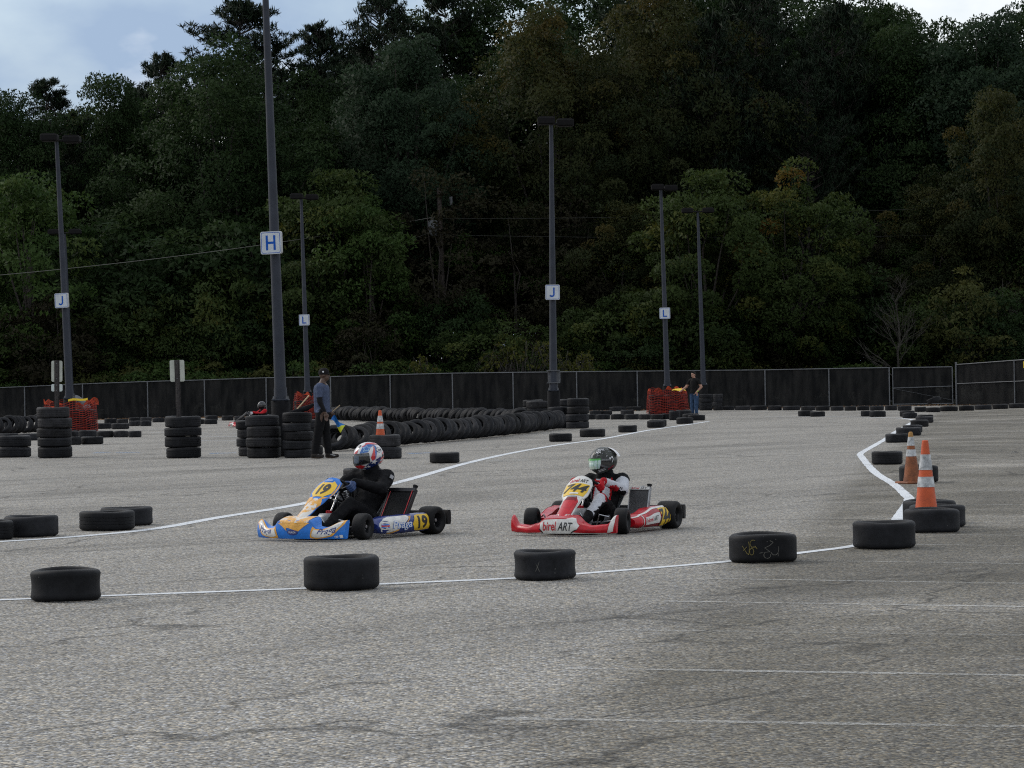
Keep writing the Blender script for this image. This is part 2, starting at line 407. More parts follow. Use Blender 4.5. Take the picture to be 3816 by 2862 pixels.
# ------------------------------------------------------------------ mesh helpers
class MB:
    """collects verts and faces (with material slots) for ONE mesh object"""
    def __init__(self):
        self.v = []; self.f = []; self.m = []
    def add(self, verts, faces, slot=0):
        o = len(self.v)
        self.v += [tuple(p) for p in verts]
        self.f += [tuple(i + o for i in f) for f in faces]
        self.m += [slot] * len(faces)
        return self
    def box(self, c, s, rot=None, slot=0, bev=0.0):
        c = Vector(c); hx, hy, hz = s[0] / 2, s[1] / 2, s[2] / 2
        if bev:
            b = min(bev, hx * .9, hy * .9, hz * .9)
            pts = []; fs = []
            rings = [(-hz, b), (-hz + b, 0), (hz - b, 0), (hz, b)]
            for z, i in rings:
                pts += [(-hx + b, -hy + i, z), (hx - b, -hy + i, z), (hx - i, -hy + b, z), (hx - i, hy - b, z),
                        (hx - b, hy - i, z), (-hx + b, hy - i, z), (-hx + i, hy - b, z), (-hx + i, -hy + b, z)]
            for k in range(3):
                for j in range(8):
                    a = k * 8 + j; a2 = k * 8 + (j + 1) % 8
                    fs.append((a, a2, a2 + 8, a + 8))
            fs.append(tuple(range(7, -1, -1))); fs.append(tuple(range(24, 32)))
        else:
            pts = [(-hx, -hy, -hz), (hx, -hy, -hz), (hx, hy, -hz), (-hx, hy, -hz), (-hx, -hy, hz), (hx, -hy, hz), (hx, hy, hz), (-hx, hy, hz)]
            fs = [(3, 2, 1, 0), (4, 5, 6, 7), (0, 1, 5, 4), (1, 2, 6, 5), (2, 3, 7, 6), (3, 0, 4, 7)]
        if rot is not None:
            pts = [rot @ Vector(p) + c for p in pts]
        else:
            pts = [Vector(p) + c for p in pts]
        return self.add(pts, fs, slot)
    def tube(self, path, rad, n=8, slot=0, cap=True, closed=False):
        path = [Vector(p) for p in path]
        if not isinstance(rad, (list, tuple)):
            rad = [rad] * len(path)
        k = len(path); rings = []
        ref = None
        for i, p in enumerate(path):
            if closed:
                t = (path[(i + 1) % k] - path[i - 1])
            else:
                t = path[min(i + 1, k - 1)] - path[max(i - 1, 0)]
            if t.length < 1e-9:
                t = Vector((0, 0, 1))
            t.normalize()
            if ref is None:
                ref = Vector((0, 0, 1)) if abs(t.z) < 0.9 else Vector((1, 0, 0))
            a = t.cross(ref)
            if a.length < 1e-6:
                a = t.cross(Vector((0.3, 1, 0.2)))
            a.normalize(); b = t.cross(a).normalized(); ref = -b if False else ref
            rings.append([p + (a * math.cos(2 * math.pi * j / n) + b * math.sin(2 * math.pi * j / n)) * rad[i] for j in range(n)])
        fs = []
        pts = [q for r in rings for q in r]
        m = k if closed else k - 1
        for i in range(m):
            i2 = (i + 1) % k
            for j in range(n):
                j2 = (j + 1) % n
                fs.append((i * n + j, i2 * n + j, i2 * n + j2, i * n + j2))
        if cap and not closed:
            fs.append(tuple(range(n)))
            fs.append(tuple((k - 1) * n + j for j in range(n - 1, -1, -1)))
        return self.add(pts, fs, slot)
    def lathe(self, prof, n=32, slot=0, closed=False, mtx=None, slots=None):
        pts = []
        for j in range(n):
            a = 2 * math.pi * j / n
            for r, z in prof:
                pts.append(Vector((r * math.cos(a), r * math.sin(a), z)))
        if mtx is not None:
            pts = [mtx @ p for p in pts]
        k = len(prof); o = len(self.v)
        self.v += [tuple(p) for p in pts]
        m = k if closed else k - 1
        for j in range(n):
            j2 = (j + 1) % n
            for i in range(m):
                i2 = (i + 1) % k
                self.f.append((o + j * k + i, o + j2 * k + i, o + j2 * k + i2, o + j * k + i2))
                self.m.append(slots[i] if slots else slot)
        return self
    def loft(self, rings, slot=0, cap=True, closed=True):
        n = len(rings[0]); k = len(rings)
        pts = [p for r in rings for p in r]; fs = []
        for i in range(k - 1):
            for j in range(n if closed else n - 1):
                j2 = (j + 1) % n
                fs.append((i * n + j, i * n + j2, (i + 1) * n + j2, (i + 1) * n + j))
        if cap and closed:
            fs.append(tuple(range(n - 1, -1, -1)))
            fs.append(tuple((k - 1) * n + j for j in range(n)))
        return self.add(pts, fs, slot)
    def grid(self, fn, nu, nv, slot=0):
        pts = [fn(i / nu, j / nv) for i in range(nu + 1) for j in range(nv + 1)]
        fs = [(i * (nv + 1) + j, (i + 1) * (nv + 1) + j, (i + 1) * (nv + 1) + j + 1, i * (nv + 1) + j + 1) for i in range(nu) for j in range(nv)]
        return self.add(pts, fs, slot)
    def mesh(self, name, smooth=None):
        me = bpy.data.meshes.new(name)
        me.from_pydata(self.v, [], self.f)
        me.update()
        for p, s in zip(me.polygons, self.m):
            p.material_index = s
        if smooth is not None:
            me.polygons.foreach_set('use_smooth', [True] * len(me.polygons))
            me.set_sharp_from_angle(angle=R(smooth))
        return me
    def build(self, name, mats, parent=None, smooth=None, loc=None, fix=True):
        me = self.mesh(name, smooth)
        if fix:
            bm = bmesh.new(); bm.from_mesh(me)
            bmesh.ops.recalc_face_normals(bm, faces=bm.faces)
            bm.to_mesh(me); bm.free()
        return link(name, me, mats, parent, loc)

def link(name, me, mats, parent=None, loc=None):
    if not isinstance(mats, (list, tuple)):
        mats = [mats]
    if len(me.materials) == 0:
        for m in mats:
            me.materials.append(m)
    o = bpy.data.objects.new(name, me)
    COL.objects.link(o)
    if parent is not None:
        o.parent = parent
    if loc is not None:
        o.location = loc
    return o
def empty(name, loc=(0, 0, 0), rotz=0.0):
    o = bpy.data.objects.new(name, None)
    o.empty_display_size = 0.2
    COL.objects.link(o)
    o.location = loc
    o.rotation_euler = (0, 0, rotz)
    return o
def tag(o, label, cat, group=None):
    o['label'] = label; o['category'] = cat
    if group:
        o['group'] = group
    return o
def struct(o):
    o['kind'] = 'structure'
    return o
def clone(o, parent=None):
    c = o.copy(); COL.objects.link(c)
    if parent is not None:
        c.parent = parent
    for ch in list(o.children):
        clone(ch, c)
    return c

_txt = {}
def text_2d(s, shear=0.0, offset=0.0, space=1.0):
    """flat letter shapes: list of (x, y), faces; scaled to unit height, x from 0"""
    key = (s, shear, offset, space)
    if key in _txt:
        return _txt[key]
    cu = bpy.data.curves.new('letters', 'FONT')
    cu.body = s; cu.shear = shear; cu.offset = offset; cu.space_character = space
    cu.resolution_u = 4
    ob = bpy.data.objects.new('letters', cu)
    COL.objects.link(ob)
    dg = bpy.context.evaluated_depsgraph_get()
    me = bpy.data.meshes.new_from_object(ob.evaluated_get(dg))
    bm = bmesh.new(); bm.from_mesh(me)
    bmesh.ops.triangulate(bm, faces=bm.faces[:])
    for _ in range(3):                      # small triangles, so that the print follows a curved panel
        es = [e_ for e_ in bm.edges if e_.calc_length() > .12]
        if not es:
            break
        bmesh.ops.subdivide_edges(bm, edges=es, cuts=1)
        bmesh.ops.triangulate(bm, faces=bm.faces[:])
    bm.verts.index_update()
    vs_ = np.array([v.co[:2] for v in bm.verts]); fs = [tuple(v.index for v in p.verts) for p in bm.faces]
    bm.free()
    bpy.data.objects.remove(ob); bpy.data.curves.remove(cu); bpy.data.meshes.remove(me)
    lo, hi = vs_.min(0), vs_.max(0)
    vs_ = (vs_ - lo) / (hi - lo)
    _txt[key] = (vs_, fs, (hi - lo)[0] / (hi - lo)[1])
    return _txt[key]
def flat_fill(poly, step):
    """triangulate a 2D polygon finely enough to drape over a curved panel"""
    pts = []
    for i, p in enumerate(poly):
        q = poly[(i + 1) % len(poly)]
        d = math.hypot(q[0] - p[0], q[1] - p[1]); n = max(1, int(d / step))
        for k in range(n):
            pts.append((p[0] + (q[0] - p[0]) * k / n, p[1] + (q[1] - p[1]) * k / n))
    bm = bmesh.new()
    vv = [bm.verts.new((x, y, 0)) for x, y in pts]
    f = bm.faces.new(vv)
    bmesh.ops.triangulate(bm, faces=[f])
    for _ in range(4):
        es = [e_ for e_ in bm.edges if e_.calc_length() > step * 1.5]
        if not es:
            break
        bmesh.ops.subdivide_edges(bm, edges=es, cuts=1, use_grid_fill=False)
        bmesh.ops.triangulate(bm, faces=bm.faces[:])
    bm.verts.index_update()
    out = ([(v.co.x, v.co.y) for v in bm.verts], [tuple(v.index for v in f.verts) for f in bm.faces])
    bm.free()
    return out
def drape(mb, S, pts, faces, off=0.003, slot=0):
    """lay flat 2D shapes on the surface S(u, v) -> (point, normal)"""
    out = []
    for x, y in pts:
        p, n = S(x, y)
        out.append(p + n * off)
    mb.add(out, faces, slot)
def drape_text(mb, S, s, box, shear=0.0, offset=0.0, space=1.0, off=0.004, slot=0):
    v, f, asp = text_2d(s, shear, offset, space)
    x0, y0, x1, y1 = box
    drape(mb, S, [(x0 + (x1 - x0) * a, y0 + (y1 - y0) * b) for a, b in v], f, off, slot)
def surf(fn, eps=1e-3):
    """wrap a point function into (point, normal)"""
    def S(u, v):
        p = fn(u, v)
        du = fn(u + eps, v) - fn(u - eps, v)
        dv = fn(u, v + eps) - fn(u, v - eps)
        n = du.cross(dv)
        return p, (n.normalized() if n.length > 1e-12 else Vector((0, 0, 1)))
    return S
def star(cx, cy, r, rot=0.0, k=0.42, sx=1.0, sy=1.0):
    return [(cx + sx * (r if i % 2 == 0 else r * k) * math.sin(rot + i * math.pi / 5), cy + sy * (r if i % 2 == 0 else r * k) * math.cos(rot + i * math.pi / 5)) for i in range(10)]
def lerp(a, b, t):
    return a + (b - a) * t
def curve1(pts, x):
    """smooth interpolation through (x, y) points"""
    if x <= pts[0][0]:
        return pts[0][1]
    for (x0, y0), (x1, y1) in zip(pts, pts[1:]):
        if x <= x1:
            t = (x - x0) / (x1 - x0); t = t * t * (3 - 2 * t)
            return y0 + (y1 - y0) * t
    return pts[-1][1]
# ================================================================== ground and paint
def sheet(name, x0, x1, y0, y1, z, m):
    mb = MB()
    mb.add([(x0, y0, z), (x1, y0, z), (x1, y1, z), (x0, y1, z)], [(0, 1, 2, 3)])
    return struct(mb.build(name, m))
sheet('ground', -1500, 1500, -300, 2500, -0.03, M['grass'])
sheet('asphalt', -110, 110, -60, 139.5, 0.0, M['asphalt'])

def painted_line(name, px, width, m, z=0.004, closed=False, jitter=0.0):
    P = [gp(u, v) for u, v in px]
    # smooth resample
    Q = []
    n = len(P)
    for i in range(n - 1):
        p0, p1, p2, p3 = P[max(i - 1, 0)], P[i], P[i + 1], P[min(i + 2, n - 1)]
        k = max(3, int((p2 - p1).length / 0.25))
        k = min(k, 60)
        for j in range(k):
            t = j / k
            Q.append(0.5 * ((2 * p1) + (p2 - p0) * t + (2 * p0 - 5 * p1 + 4 * p2 - p3) * t * t + (3 * p1 - p0 - 3 * p2 + p3) * t ** 3))
    Q.append(P[-1])
    rng = random.Random(len(px))
    mb = MB(); vs_ = []
    for i, p in enumerate(Q):
        t = (Q[min(i + 1, len(Q) - 1)] - Q[max(i - 1, 0)]).normalized()
        s = Vector((-t.y, t.x, 0))
        w = width / 2 * (1 + rng.uniform(-jitter, jitter))
        vs_ += [p + s * w + Vector((0, 0, z)), p - s * w + Vector((0, 0, z))]
    mb.add(vs_, [(2 * i, 2 * i + 1, 2 * i + 3, 2 * i + 2) for i in range(len(Q) - 1)])
    return struct(mb.build(name, m))
D = 3816 / 2212
painted_line('track_edge_line', [(-200, 2243), (0, 2237), (380, 2222), (1130, 2194), (1414, 2178), (1915, 2156), (2147, 2140), (2717, 2093), (2975, 2062), (3178, 2036), (3260, 2012), (3322, 1965),
              (3345, 1935), (3388, 1868), (3375, 1845), (3330, 1805), (3260, 1760), (3212, 1705), (3208, 1690), (3245, 1668), (3300, 1636), (3335, 1611), (3385, 1582), (3405, 1568), (3375, 1561), (3310, 1557), (3080, 1553), (2850, 1552)],
             0.135, M['line_white'], jitter=0.10)
painted_line('track_edge_line', [(-200, 2026), (0, 2019), (276, 2001), (570, 1972), (828, 1927), (1130, 1877), (1487, 1797), (1725, 1730), (1900, 1690), (2070, 1660), (2243, 1636), (2415, 1604), (2553, 1584), (2640, 1571)],
             0.17, M['line_white'], jitter=0.08)
for a, b, m in [((2593, 2157), (3980, 2178), 'bay_white'), ((2470, 2241.5), (3980, 2265), 'bay_white'), ((2110, 2492), (3980, 2521), 'bay_white'), ((1841, 2679), (3980, 2712), 'bay_white'),
                ((2300, 2349), (3980, 2371), 'bay_faint'), ((2700, 2086), (3980, 2104), 'bay_faint'), ((2850, 2022), (3980, 2038), 'bay_faint'), ((2940, 1985), (3980, 1999), 'bay_faint'),
                ((3030, 1930), (3980, 1943), 'bay_faint'), ((3080, 1873), (3980, 1885), 'bay_faint'), ((3150, 1823), (3980, 1833), 'bay_faint'), ((3420, 1786), (3980, 1794), 'bay_faint'), ((3440, 1748), (3980, 1755), 'bay_faint'), ((3440, 1712), (3980, 1718), 'bay_faint'), ((3440, 1680), (3980, 1685), 'bay_faint')]:
    painted_line('bay_line', [a, b], 0.08, M[m], jitter=0.15)
for a, b in [((740, 1642), (920, 1641)), ((700, 1628), (900, 1627)), ((500, 1604), (640, 1601)), ((560, 1613), (760, 1612)), ((740, 1618), (880, 1617)), ((-60, 1788), (760, 1783)), ((900, 1816), (1250, 1812)), ((380, 1823), (540, 1816))]:
    painted_line('bay_line', [a, b], 0.16, M['bay_faint'] if a[1] > 1700 else M['line_white'], jitter=0.2)
for a, b in [((350, 1688), (415, 1687)), ((432, 1688), (520, 1686)), ((780, 1690), (880, 1688)), ((1520, 1690), (1610, 1688))]:
    painted_line('bay_symbol', [a, b], 0.55, M['bay_blue'], jitter=0.35)
# rumble strip of short ticks beside the far track line
for k in range(16):
    u = 1812 + k * 10
    painted_line('tick_mark', [(u, 1722 - k * 0.2), (u + 7, 1714 - k * 0.2)], 0.05, M['bay_faint'])

# ================================================================== tyres
def tyre_mesh(name, Rr, W, hole=0.62, tread=True, n=44, bulge=0.0, seed=0):
    h = W / 2; rb = Rr * hole
    o = [(rb, -h * .72), (rb + .012, -h * .90), (rb + (Rr - rb) * .45, -h), (Rr * .93, -h * .95), (Rr * .975, -h * .86)]
    if tread:
        zs = [-.74, -.40, -.38, -.34, -.32, -.03, -.015, .015, .03, .32, .34, .38, .40, .74]
        rr = [1, 1, .982, .982, 1, 1, .982, .982, 1, 1, .982, .982, 1, 1]
        o += [(Rr * r_, h * z) for z, r_ in zip(zs, rr)]
    else:
        zs = [-.74, -.55, -.3, 0, .3, .55, .74]
        o += [(Rr * (1 - bulge * (1 - (z / .74) ** 2)), h * z) for z in zs]
    o += [(Rr * .975, h * .86), (Rr * .93, h * .95), (rb + (Rr - rb) * .45, h), (rb + .012, h * .90), (rb, h * .72)]
    inn = [(rb + .012, h * .62), (Rr * .80, h * .76), (Rr * .93, h * .5), (Rr * .94, 0), (Rr * .93, -h * .5), (Rr * .80, -h * .76), (rb + .012, -h * .62)]
    mb = MB(); mb.lathe(o + inn, n, closed=True)
    rng = random.Random(seed)
    ph = [rng.uniform(0, 6.28) for _ in range(4)]
    # used tyres are never quite round or flat
    vs_ = []
    for x, y, z in mb.v:
        a = math.atan2(y, x)
        k = 1 + 0.010 * math.sin(2 * a + ph[0]) + 0.006 * math.sin(3 * a + ph[1])
        vs_.append((x * k, y * k, z + 0.006 * math.sin(2 * a + ph[2]) * (1 if z > 0 else .3)))
    mb.v = vs_
    me = mb.mesh(name, 38)
    bm = bmesh.new(); bm.from_mesh(me); bmesh.ops.recalc_face_normals(bm, faces=bm.faces); bm.to_mesh(me); bm.free()
    return me
ROAD = [tyre_mesh('road_tyre', .32, .205, .64, True, 40, seed=i) for i in range(3)]
for i, me in enumerate(ROAD):
    me.materials.append(M['rubber'] if i != 1 else M['rubber_old'])
SLICK = [tyre_mesh('slick_tyre', .28, .24, .70, False, 44, b, seed=10 + i) for i, b in enumerate((.0, .035, .01))]
for me in SLICK:
    me.materials.append(M['rubber'])
TRNG = random.Random(5)
def tyre(name, me, loc, rot=(0, 0, 0), scale=(1, 1, 1), label=None, group=None):
    o = bpy.data.objects.new(name, me)
    COL.objects.link(o)
    o.location = loc; o.rotation_euler = rot; o.scale = scale
    tag(o, label, 'tyre', group)
    return o
def flat_tyre(u0, u1, v, label, group=None, slick=False, h=None, z=0.0, kind=None, tilt=0.0, name=None):
    """a tyre lying flat: left/right edges and lowest point in photo px"""
    P = gp((u0 + u1) / 2, v)
    rad = (u1 - u0) / 2 / F * P.y
    d = Vector((P.x, P.y, 0)).normalized()
    rad *= (1 + rad / P.y)
    c = P + d * rad
    base = SLICK if slick else ROAD
    me = base[TRNG.randrange(3)] if kind is None else base[kind]
    R0, W0 = (.28, .24) if slick else (.32, .205)
    W = h if h else W0 * TRNG.uniform(.93, 1.07)
    s = rad / R0
    return tyre(name or ('slick_tyre' if slick else 'road_tyre'), me, c + Vector((0, 0, W / 2 + z + .003 + abs(math.sin(tilt)) * rad * .9)), (tilt, tilt * .6, TRNG.uniform(0, 6.28)), (s, s, W / W0), label, group)

# five along the near track line
t1 = flat_tyre(117, 376, 2246, 'black racing slick with concave tread and grit specks on the near white line', slick=True, h=.225, kind=1)
t2 = flat_tyre(1133, 1413, 2205, 'widest black racing slick with a flat smooth tread standing on the near white line', slick=True, h=.245, kind=0)
t3 = flat_tyre(1914, 2148, 2166, 'small black racing slick with a chalk X scratched on its concave tread', slick=True, h=.22, kind=1)
t4 = flat_tyre(2717, 2971, 2101, 'black racing slick with yellow and grey crayon scribbles on its tread', slick=True, h=.232, kind=0)
t5 = flat_tyre(3178, 3412, 2049, 'black worn slick beside the orange cone where the white line turns away', slick=True, h=.235, kind=2)
t6 = flat_tyre(3368, 3577, 1988, 'black tyre lying at the foot of the bright orange cone', slick=True, h=.225, kind=0)
flat_tyre(3389, 3597, 1969, 'black tyre tucked behind the bright orange cone, to the outside of its pair', slick=True, h=.22, kind=2)
flat_tyre(3365, 3563, 1954, 'black tyre with pale sidewall lettering furthest behind the bright orange cone', slick=True, h=.235, kind=0)
flat_tyre(3351, 3497, 1800, 'black tyre standing behind the faded brown cone', slick=True, h=.24, kind=0)
flat_tyre(3249, 3364, 1732, 'lone black tyre inside the sharp bend of the white track line', slick=False, h=.22, kind=0)
G_R = 'tyres stepping along the far bend of the white line'
L_R = 'small black tyre on the far outside of the bend between the cones and the fence'
for a in [(3299, 3389, 1650), (3339, 3433, 1624), (3364, 3437, 1612), (3393, 3460, 1591), (3412, 3478, 1576), (3419, 3478, 1570), (3363, 3418, 1559), (3353, 3409, 1553), (3240, 3301, 1554), (3208, 3262, 1552), (3018, 3075, 1553), (2974, 3030, 1552)]:
    flat_tyre(*a, L_R, G_R, slick=False)
# along the fence foot on the right
L_F = 'black tyre in the row along the foot of the screened fence'
G_F = 'tyres along the fence foot'
x6 = lambda a: 2600 + a * .5497
for a, b, y in [(1548, 1645, 430), (1645, 1763, 423), (1770, 1875, 420), (1878, 1993, 413), (1998, 2105, 408), (2108, 2225, 402), (2228, 2340, 398), (1470, 1548, 428), (1355, 1450, 420), (1270, 1352, 418), (1168, 1262, 418), (1080, 1165, 418),
                (995, 1076, 420), (900, 990, 420), (800, 895, 420), (700, 798, 418), (575, 695, 417), (475, 570, 418), (360, 470, 416), (250, 358, 416), (172, 248, 416)]:
    flat_tyre(x6(a), x6(b), 1300 + y * .5497, L_F, G_F)
x5 = lambda a: 1600 + a * .4973
y5 = lambda a: 1300 + a * .4973
for a, b, y in [(1205, 1262, 462), (1252, 1345, 462), (1348, 1470, 468), (1472, 1590, 465)]:
    flat_tyre(x5(a), x5(b), y5(y), L_F, G_F)
x3 = lambda a: a * .4069
y3 = lambda a: 1280 + a * .4069
x4 = lambda a: 800 + a * .4069
y4 = lambda a: 1300 + a * .4069
for a, b, y in [(955, 1070, 735), (1070, 1175, 735), (1180, 1285, 722), (1285, 1390, 716), (1395, 1505, 722), (1505, 1600, 722), (1880, 1995, 705), (2030, 2140, 706), (2145, 2240, 706)]:
    flat_tyre(x3(a), x3(b), y3(y), L_F, G_F)
flat_tyre(x4(400), x4(530), y4(640), L_F, G_F)
tl = flat_tyre(x6(1552), x6(1648), y4(0) + 225, 'black tyre leaning on top of its neighbour at the fence foot', z=.2, tilt=0.28)
# following the far track line
L_L = 'black tyre lying singly along the inner side of the far white track line'
G_L = 'tyres along the far track line'
for a in [(1278, 1424, 1800), (1601, 1713, 1727), (x5(898), x5(1069), y5(697)), (x5(1126), x5(1320), y5(662)), (x5(1415), x5(1558), y5(627)), (x5(1631), x5(1765), y5(592)), (x5(1645), x5(1778), y5(583)), (x5(1850), x5(1978), y5(563)), (x5(1938), x5(2066), y5(538)), (x5(1897), x5(2020), y5(530))]:
    flat_tyre(*a, L_L, G_L)
L_N = 'black tyre in the low row before the orange netting by the person in jeans'
G_N = 'low tyre row before the far orange netting'
for a, b, y in [(1745, 1815, 528), (1660, 1755, 530), (1570, 1660, 530), (1467, 1570, 530), (1358, 1465, 530), (1247, 1355, 530), (1160, 1247, 530), (1200, 1290, 500), (1275, 1370, 498), (1432, 1534, 494)]:
    flat_tyre(x5(a), x5(b), y5(y), L_N, G_N)
flat_tyre(x5(1795), x5(1880), y5(535), 'taller tyre pair at the end of the low row by the far netting', G_N, h=.34)
flat_tyre(x5(1848), x5(1965), y5(528), 'taller tyre pair at the end of the low row by the far netting', G_N, h=.34)
# left: near the far track line
flat_tyre(-110, 50, 2014, 'black tyre cut by the frame edge in front of the first pair of tyres', slick=False, h=.19, kind=2)
flat_tyre(18, 217, 2004, 'black tyre lying second in the pair beside the long white line', slick=True, h=.215, kind=0)
flat_tyre(296, 502, 1980, 'black road tyre with grooved tread in front of its pair beside the long white line', h=.205, kind=0)
flat_tyre(376, 569, 1962, 'black tyre half hidden behind the grooved road tyre by the long white line', slick=True, h=.20, kind=2)
L_K = 'black tyre in the broken row behind the signpost stacks'
G_K = 'tyre row behind the signposts'
for a, b, y in [(742, 948, 925), (600, 745, 930), (1178, 1296, 860), (1040, 1178, 860), (885, 1040, 862), (720, 885, 858), (560, 720, 858), (1020, 1182, 785), (880, 1020, 783), (1285, 1387, 757), (1180, 1285, 757), (1870, 1990, 740), (1740, 1870, 740), (170, 355, 890), (-40, 170, 890)]:
    flat_tyre(x3(a), x3(b), y3(y), L_K, G_K)

def stack(u0, u1, v, hs, label, group, lab_top=None, dz0=0.0, jit=.03):
    """tyres piled flat on each other; returns the centre of the pile and its height"""
    P = gp((u0 + u1) / 2, v)
    rad = (u1 - u0) / 2 / F * P.y; d = Vector((P.x, P.y, 0)).normalized()
    c = P + d * rad
    z = dz0
    for i, h in enumerate(hs):
        s = rad / .32 * TRNG.uniform(.96, 1.03)
        W = h
        tyre('road_tyre', ROAD[TRNG.randrange(3)], c + Vector((TRNG.uniform(-jit, jit), TRNG.uniform(-jit, jit), z + W / 2 + .004)), (TRNG.uniform(-.012, .012), TRNG.uniform(-.012, .012), TRNG.uniform(0, 6.28)), (s, s, W / .205), label, group)
        z += W + .002
    return c, z
S1, S1h = stack(x3(348), x3(658), y3(1050), [.245, .20, .21, .225, .235], 'road tyre in the five high stack round the post with two plates', 'tyres stacked round the signposts')
S2, S2h = stack(x3(1510), x3(1842), y3(1052), [.225, .235, .19, .24], 'road tyre in the four high stack round the post with one plate', 'tyres stacked round the signposts')
stack(-10, x3(297), y3(1045), [.225, .26], 'road tyre in the low pair beside the five high signpost stack', 'tyres stacked round the signposts')
LH = 'road tyre stacked round the foot of the lamp post lettered H'
GH = 'tyres stacked round the H lamp post'
H1, _ = stack(x4(285), x4(600), y4(1003), [.225, .205, .235, .225], LH, GH)
H2, H2h = stack(x4(628), x4(902), y4(1000), [.175, .185, .185, .18, .22], LH, GH)
H0, _ = stack(x4(205), x4(480), y4(985), [.20, .19, .19, .19], LH, GH)
stack(x4(430), x4(720), y4(975), [.20, .20, .20], LH, GH)
stack(x4(700), x4(1000), y4(975), [.19, .19, .19, .19], LH, GH)
LC = 'road tyre in the two high pile carrying the small cone'
C1, C1h = stack(x4(1392), x4(1690), y4(1010), [.235, .245], LC, 'tyres under the small cone', jit=.06)
LJ = 'road tyre stacked round the J lamp post that ends the tyre wall'
GJ = 'tyres stacked round the far J lamp post'
stack(x5(1030), x5(1200), y5(598), [.215, .24, .235, .255], LJ, GJ)
stack(x5(905), x5(1062), y5(598), [.21, .24, .23], LJ, GJ, jit=.06)
stack(x5(722), x5(892), y5(580), [.2, .2, .2, .24], LJ, GJ)
stack(x5(700), x5(860), y5(570), [.2, .2, .22, .24], LJ, GJ)
stack(x5(975), x5(1120), y5(575), [.22, .22, .22, .22], LJ, GJ)
LP_ = 'dark tyre stacked beside the unlettered lamp post at the fence'
stack(x6(12), x6(102), 1300 + 418 * .5497, [.19, .19, .19, .19], LP_, 'tyres by the far unlettered lamp post')
stack(x6(103), x6(170), 1300 + 418 * .5497, [.19, .19, .19, .19], LP_, 'tyres by the far unlettered lamp post')
stack(x4(-210), x4(-120), y4(620), [.19, .19, .19], LP_, 'tyres by the far unlettered lamp post') if False else None

def tyre_wall(P0, P1, n, label, group, lean=.5, seed=1, sag=0.0):
    rng = random.Random(seed)
    P0, P1 = Vector(P0), Vector(P1)
    d = (P1 - P0); d.z = 0
    yaw = math.atan2(d.y, d.x)
    for i in range(n):
        t = (i + rng.uniform(-.18, .18)) / (n - 1)
        p = P0.lerp(P1, t) + Vector((-d.y, d.x, 0)).normalized() * (math.sin(t * math.pi) * sag + rng.uniform(-.07, .07))
        ln = lean + rng.uniform(-.16, .16); yw = yaw + rng.uniform(-.16, .16)
        s = rng.uniform(.90, 1.02)
        z = .32 * s * math.cos(ln) + .10 * math.sin(ln)
        # tyre axis (local z) points along the wall, tipped downwards so the top rests on the next tyre
        q = Matrix.Rotation(yw, 4, 'Z') @ Matrix.Rotation(math.pi / 2 + ln, 4, 'Y') @ Matrix.Rotation(rng.uniform(0, 6.28), 4, 'Z')
        o = tyre('road_tyre', ROAD[rng.randrange(3)], p + Vector((0, 0, z + .004)), q.to_euler(), (s, s, s * rng.uniform(.9, 1.05)), label, group)
wa0, wa1 = gp(1243, 1684), gp(2072, 1601)
tyre_wall(wa0 + Vector((0, .4, 0)), wa1 + Vector((0, .4, 0)), 62, 'road tyre leaning in the nearer arm of the long tyre wall', 'nearer tyre wall', .68, 3, -.5)
tyre_wall(Vector((-7.7, 121.5, 0)), Vector((0.2, 96.5, 0)), 52, 'road tyre leaning in the farther arm of the long tyre wall', 'farther tyre wall', .68, 4, -.4)
tyre_wall(gp(-60, 1625), gp(150, 1612), 11, 'road tyre leaning in the short wall behind the five high stack', 'short tyre wall', .5, 6)

# writing and scratches on the near tyres
def tyre_marks(t, strokes, m, name, rad, up=1):
    """strokes: list of polylines in (angle offset, height) on the side facing the camera"""
    W = t.dimensions.z
    c = t.location.copy()
    a0 = math.atan2(-c.y, -c.x)
    mb = MB()
    for st in strokes:
        pts = []
        for a, z in st:
            pts.append(Vector((c.x + (rad + .003) * math.cos(a0 + a), c.y + (rad + .003) * math.sin(a0 + a), c.z + z)))
        for p, q in zip(pts, pts[1:]):
            mb.tube([p, q], .0024, 5)
    o = mb.build(name, m)
    mw = o.matrix_world.copy()
    o.parent = t
    bpy.context.view_layer.update()
    o.matrix_parent_inverse = t.matrix_world.inverted()
    return o
M['chalk'] = mat('chalk', (0.11, 0.105, 0.09), 0.8, var=0.3, vscale=30)
M['crayon'] = mat('yellow_crayon', (0.17, 0.135, 0.035), 0.8, var=0.4, vscale=30)
bpy.context.view_layer.update()
def arc(cx, cy, rx, ry, a0, a1, n=10):
    return [(cx + rx * math.cos(lerp(a0, a1, i / n)), cy + ry * math.sin(lerp(a0, a1, i / n))) for i in range(n + 1)]
r3 = t3.dimensions.x / 2 * .965
tyre_marks(t3, [[(-.36, .055), (-.14, -.055)], [(-.15, .05), (-.32, -.05)]], M['chalk'], 'chalk_mark', r3)
r4 = t4.dimensions.x / 2
tyre_marks(t4, [[(-.63, .025), (-.48, -.035), (-.42, -.045), (-.42, -.03)], [(-.60, -.012), (-.48, .018)], [(-.42, .062), (-.40, .02), (-.41, -.03)], arc(-.28, .045, .10, .03, 1.0, 5.6), arc(-.33, -.02, .065, .028, 0, 6.28), arc(-.26, -.01, .10, .03, 2.6, .4)], M['crayon'], 'crayon_scribble', r4)
tyre_marks(t4, [[(.20, .07), (.30, .055), (.20, .03), (.05, .01), (.20, -.02), (-.10, -.032)], arc(.34, .0, .13, .05, -2.6, .4), arc(.12, -.05, .10, .025, 2.4, 6.6), [(.44, -.03), (.45, -.06)]], M['chalk'], 'chalk_scribble', r4)

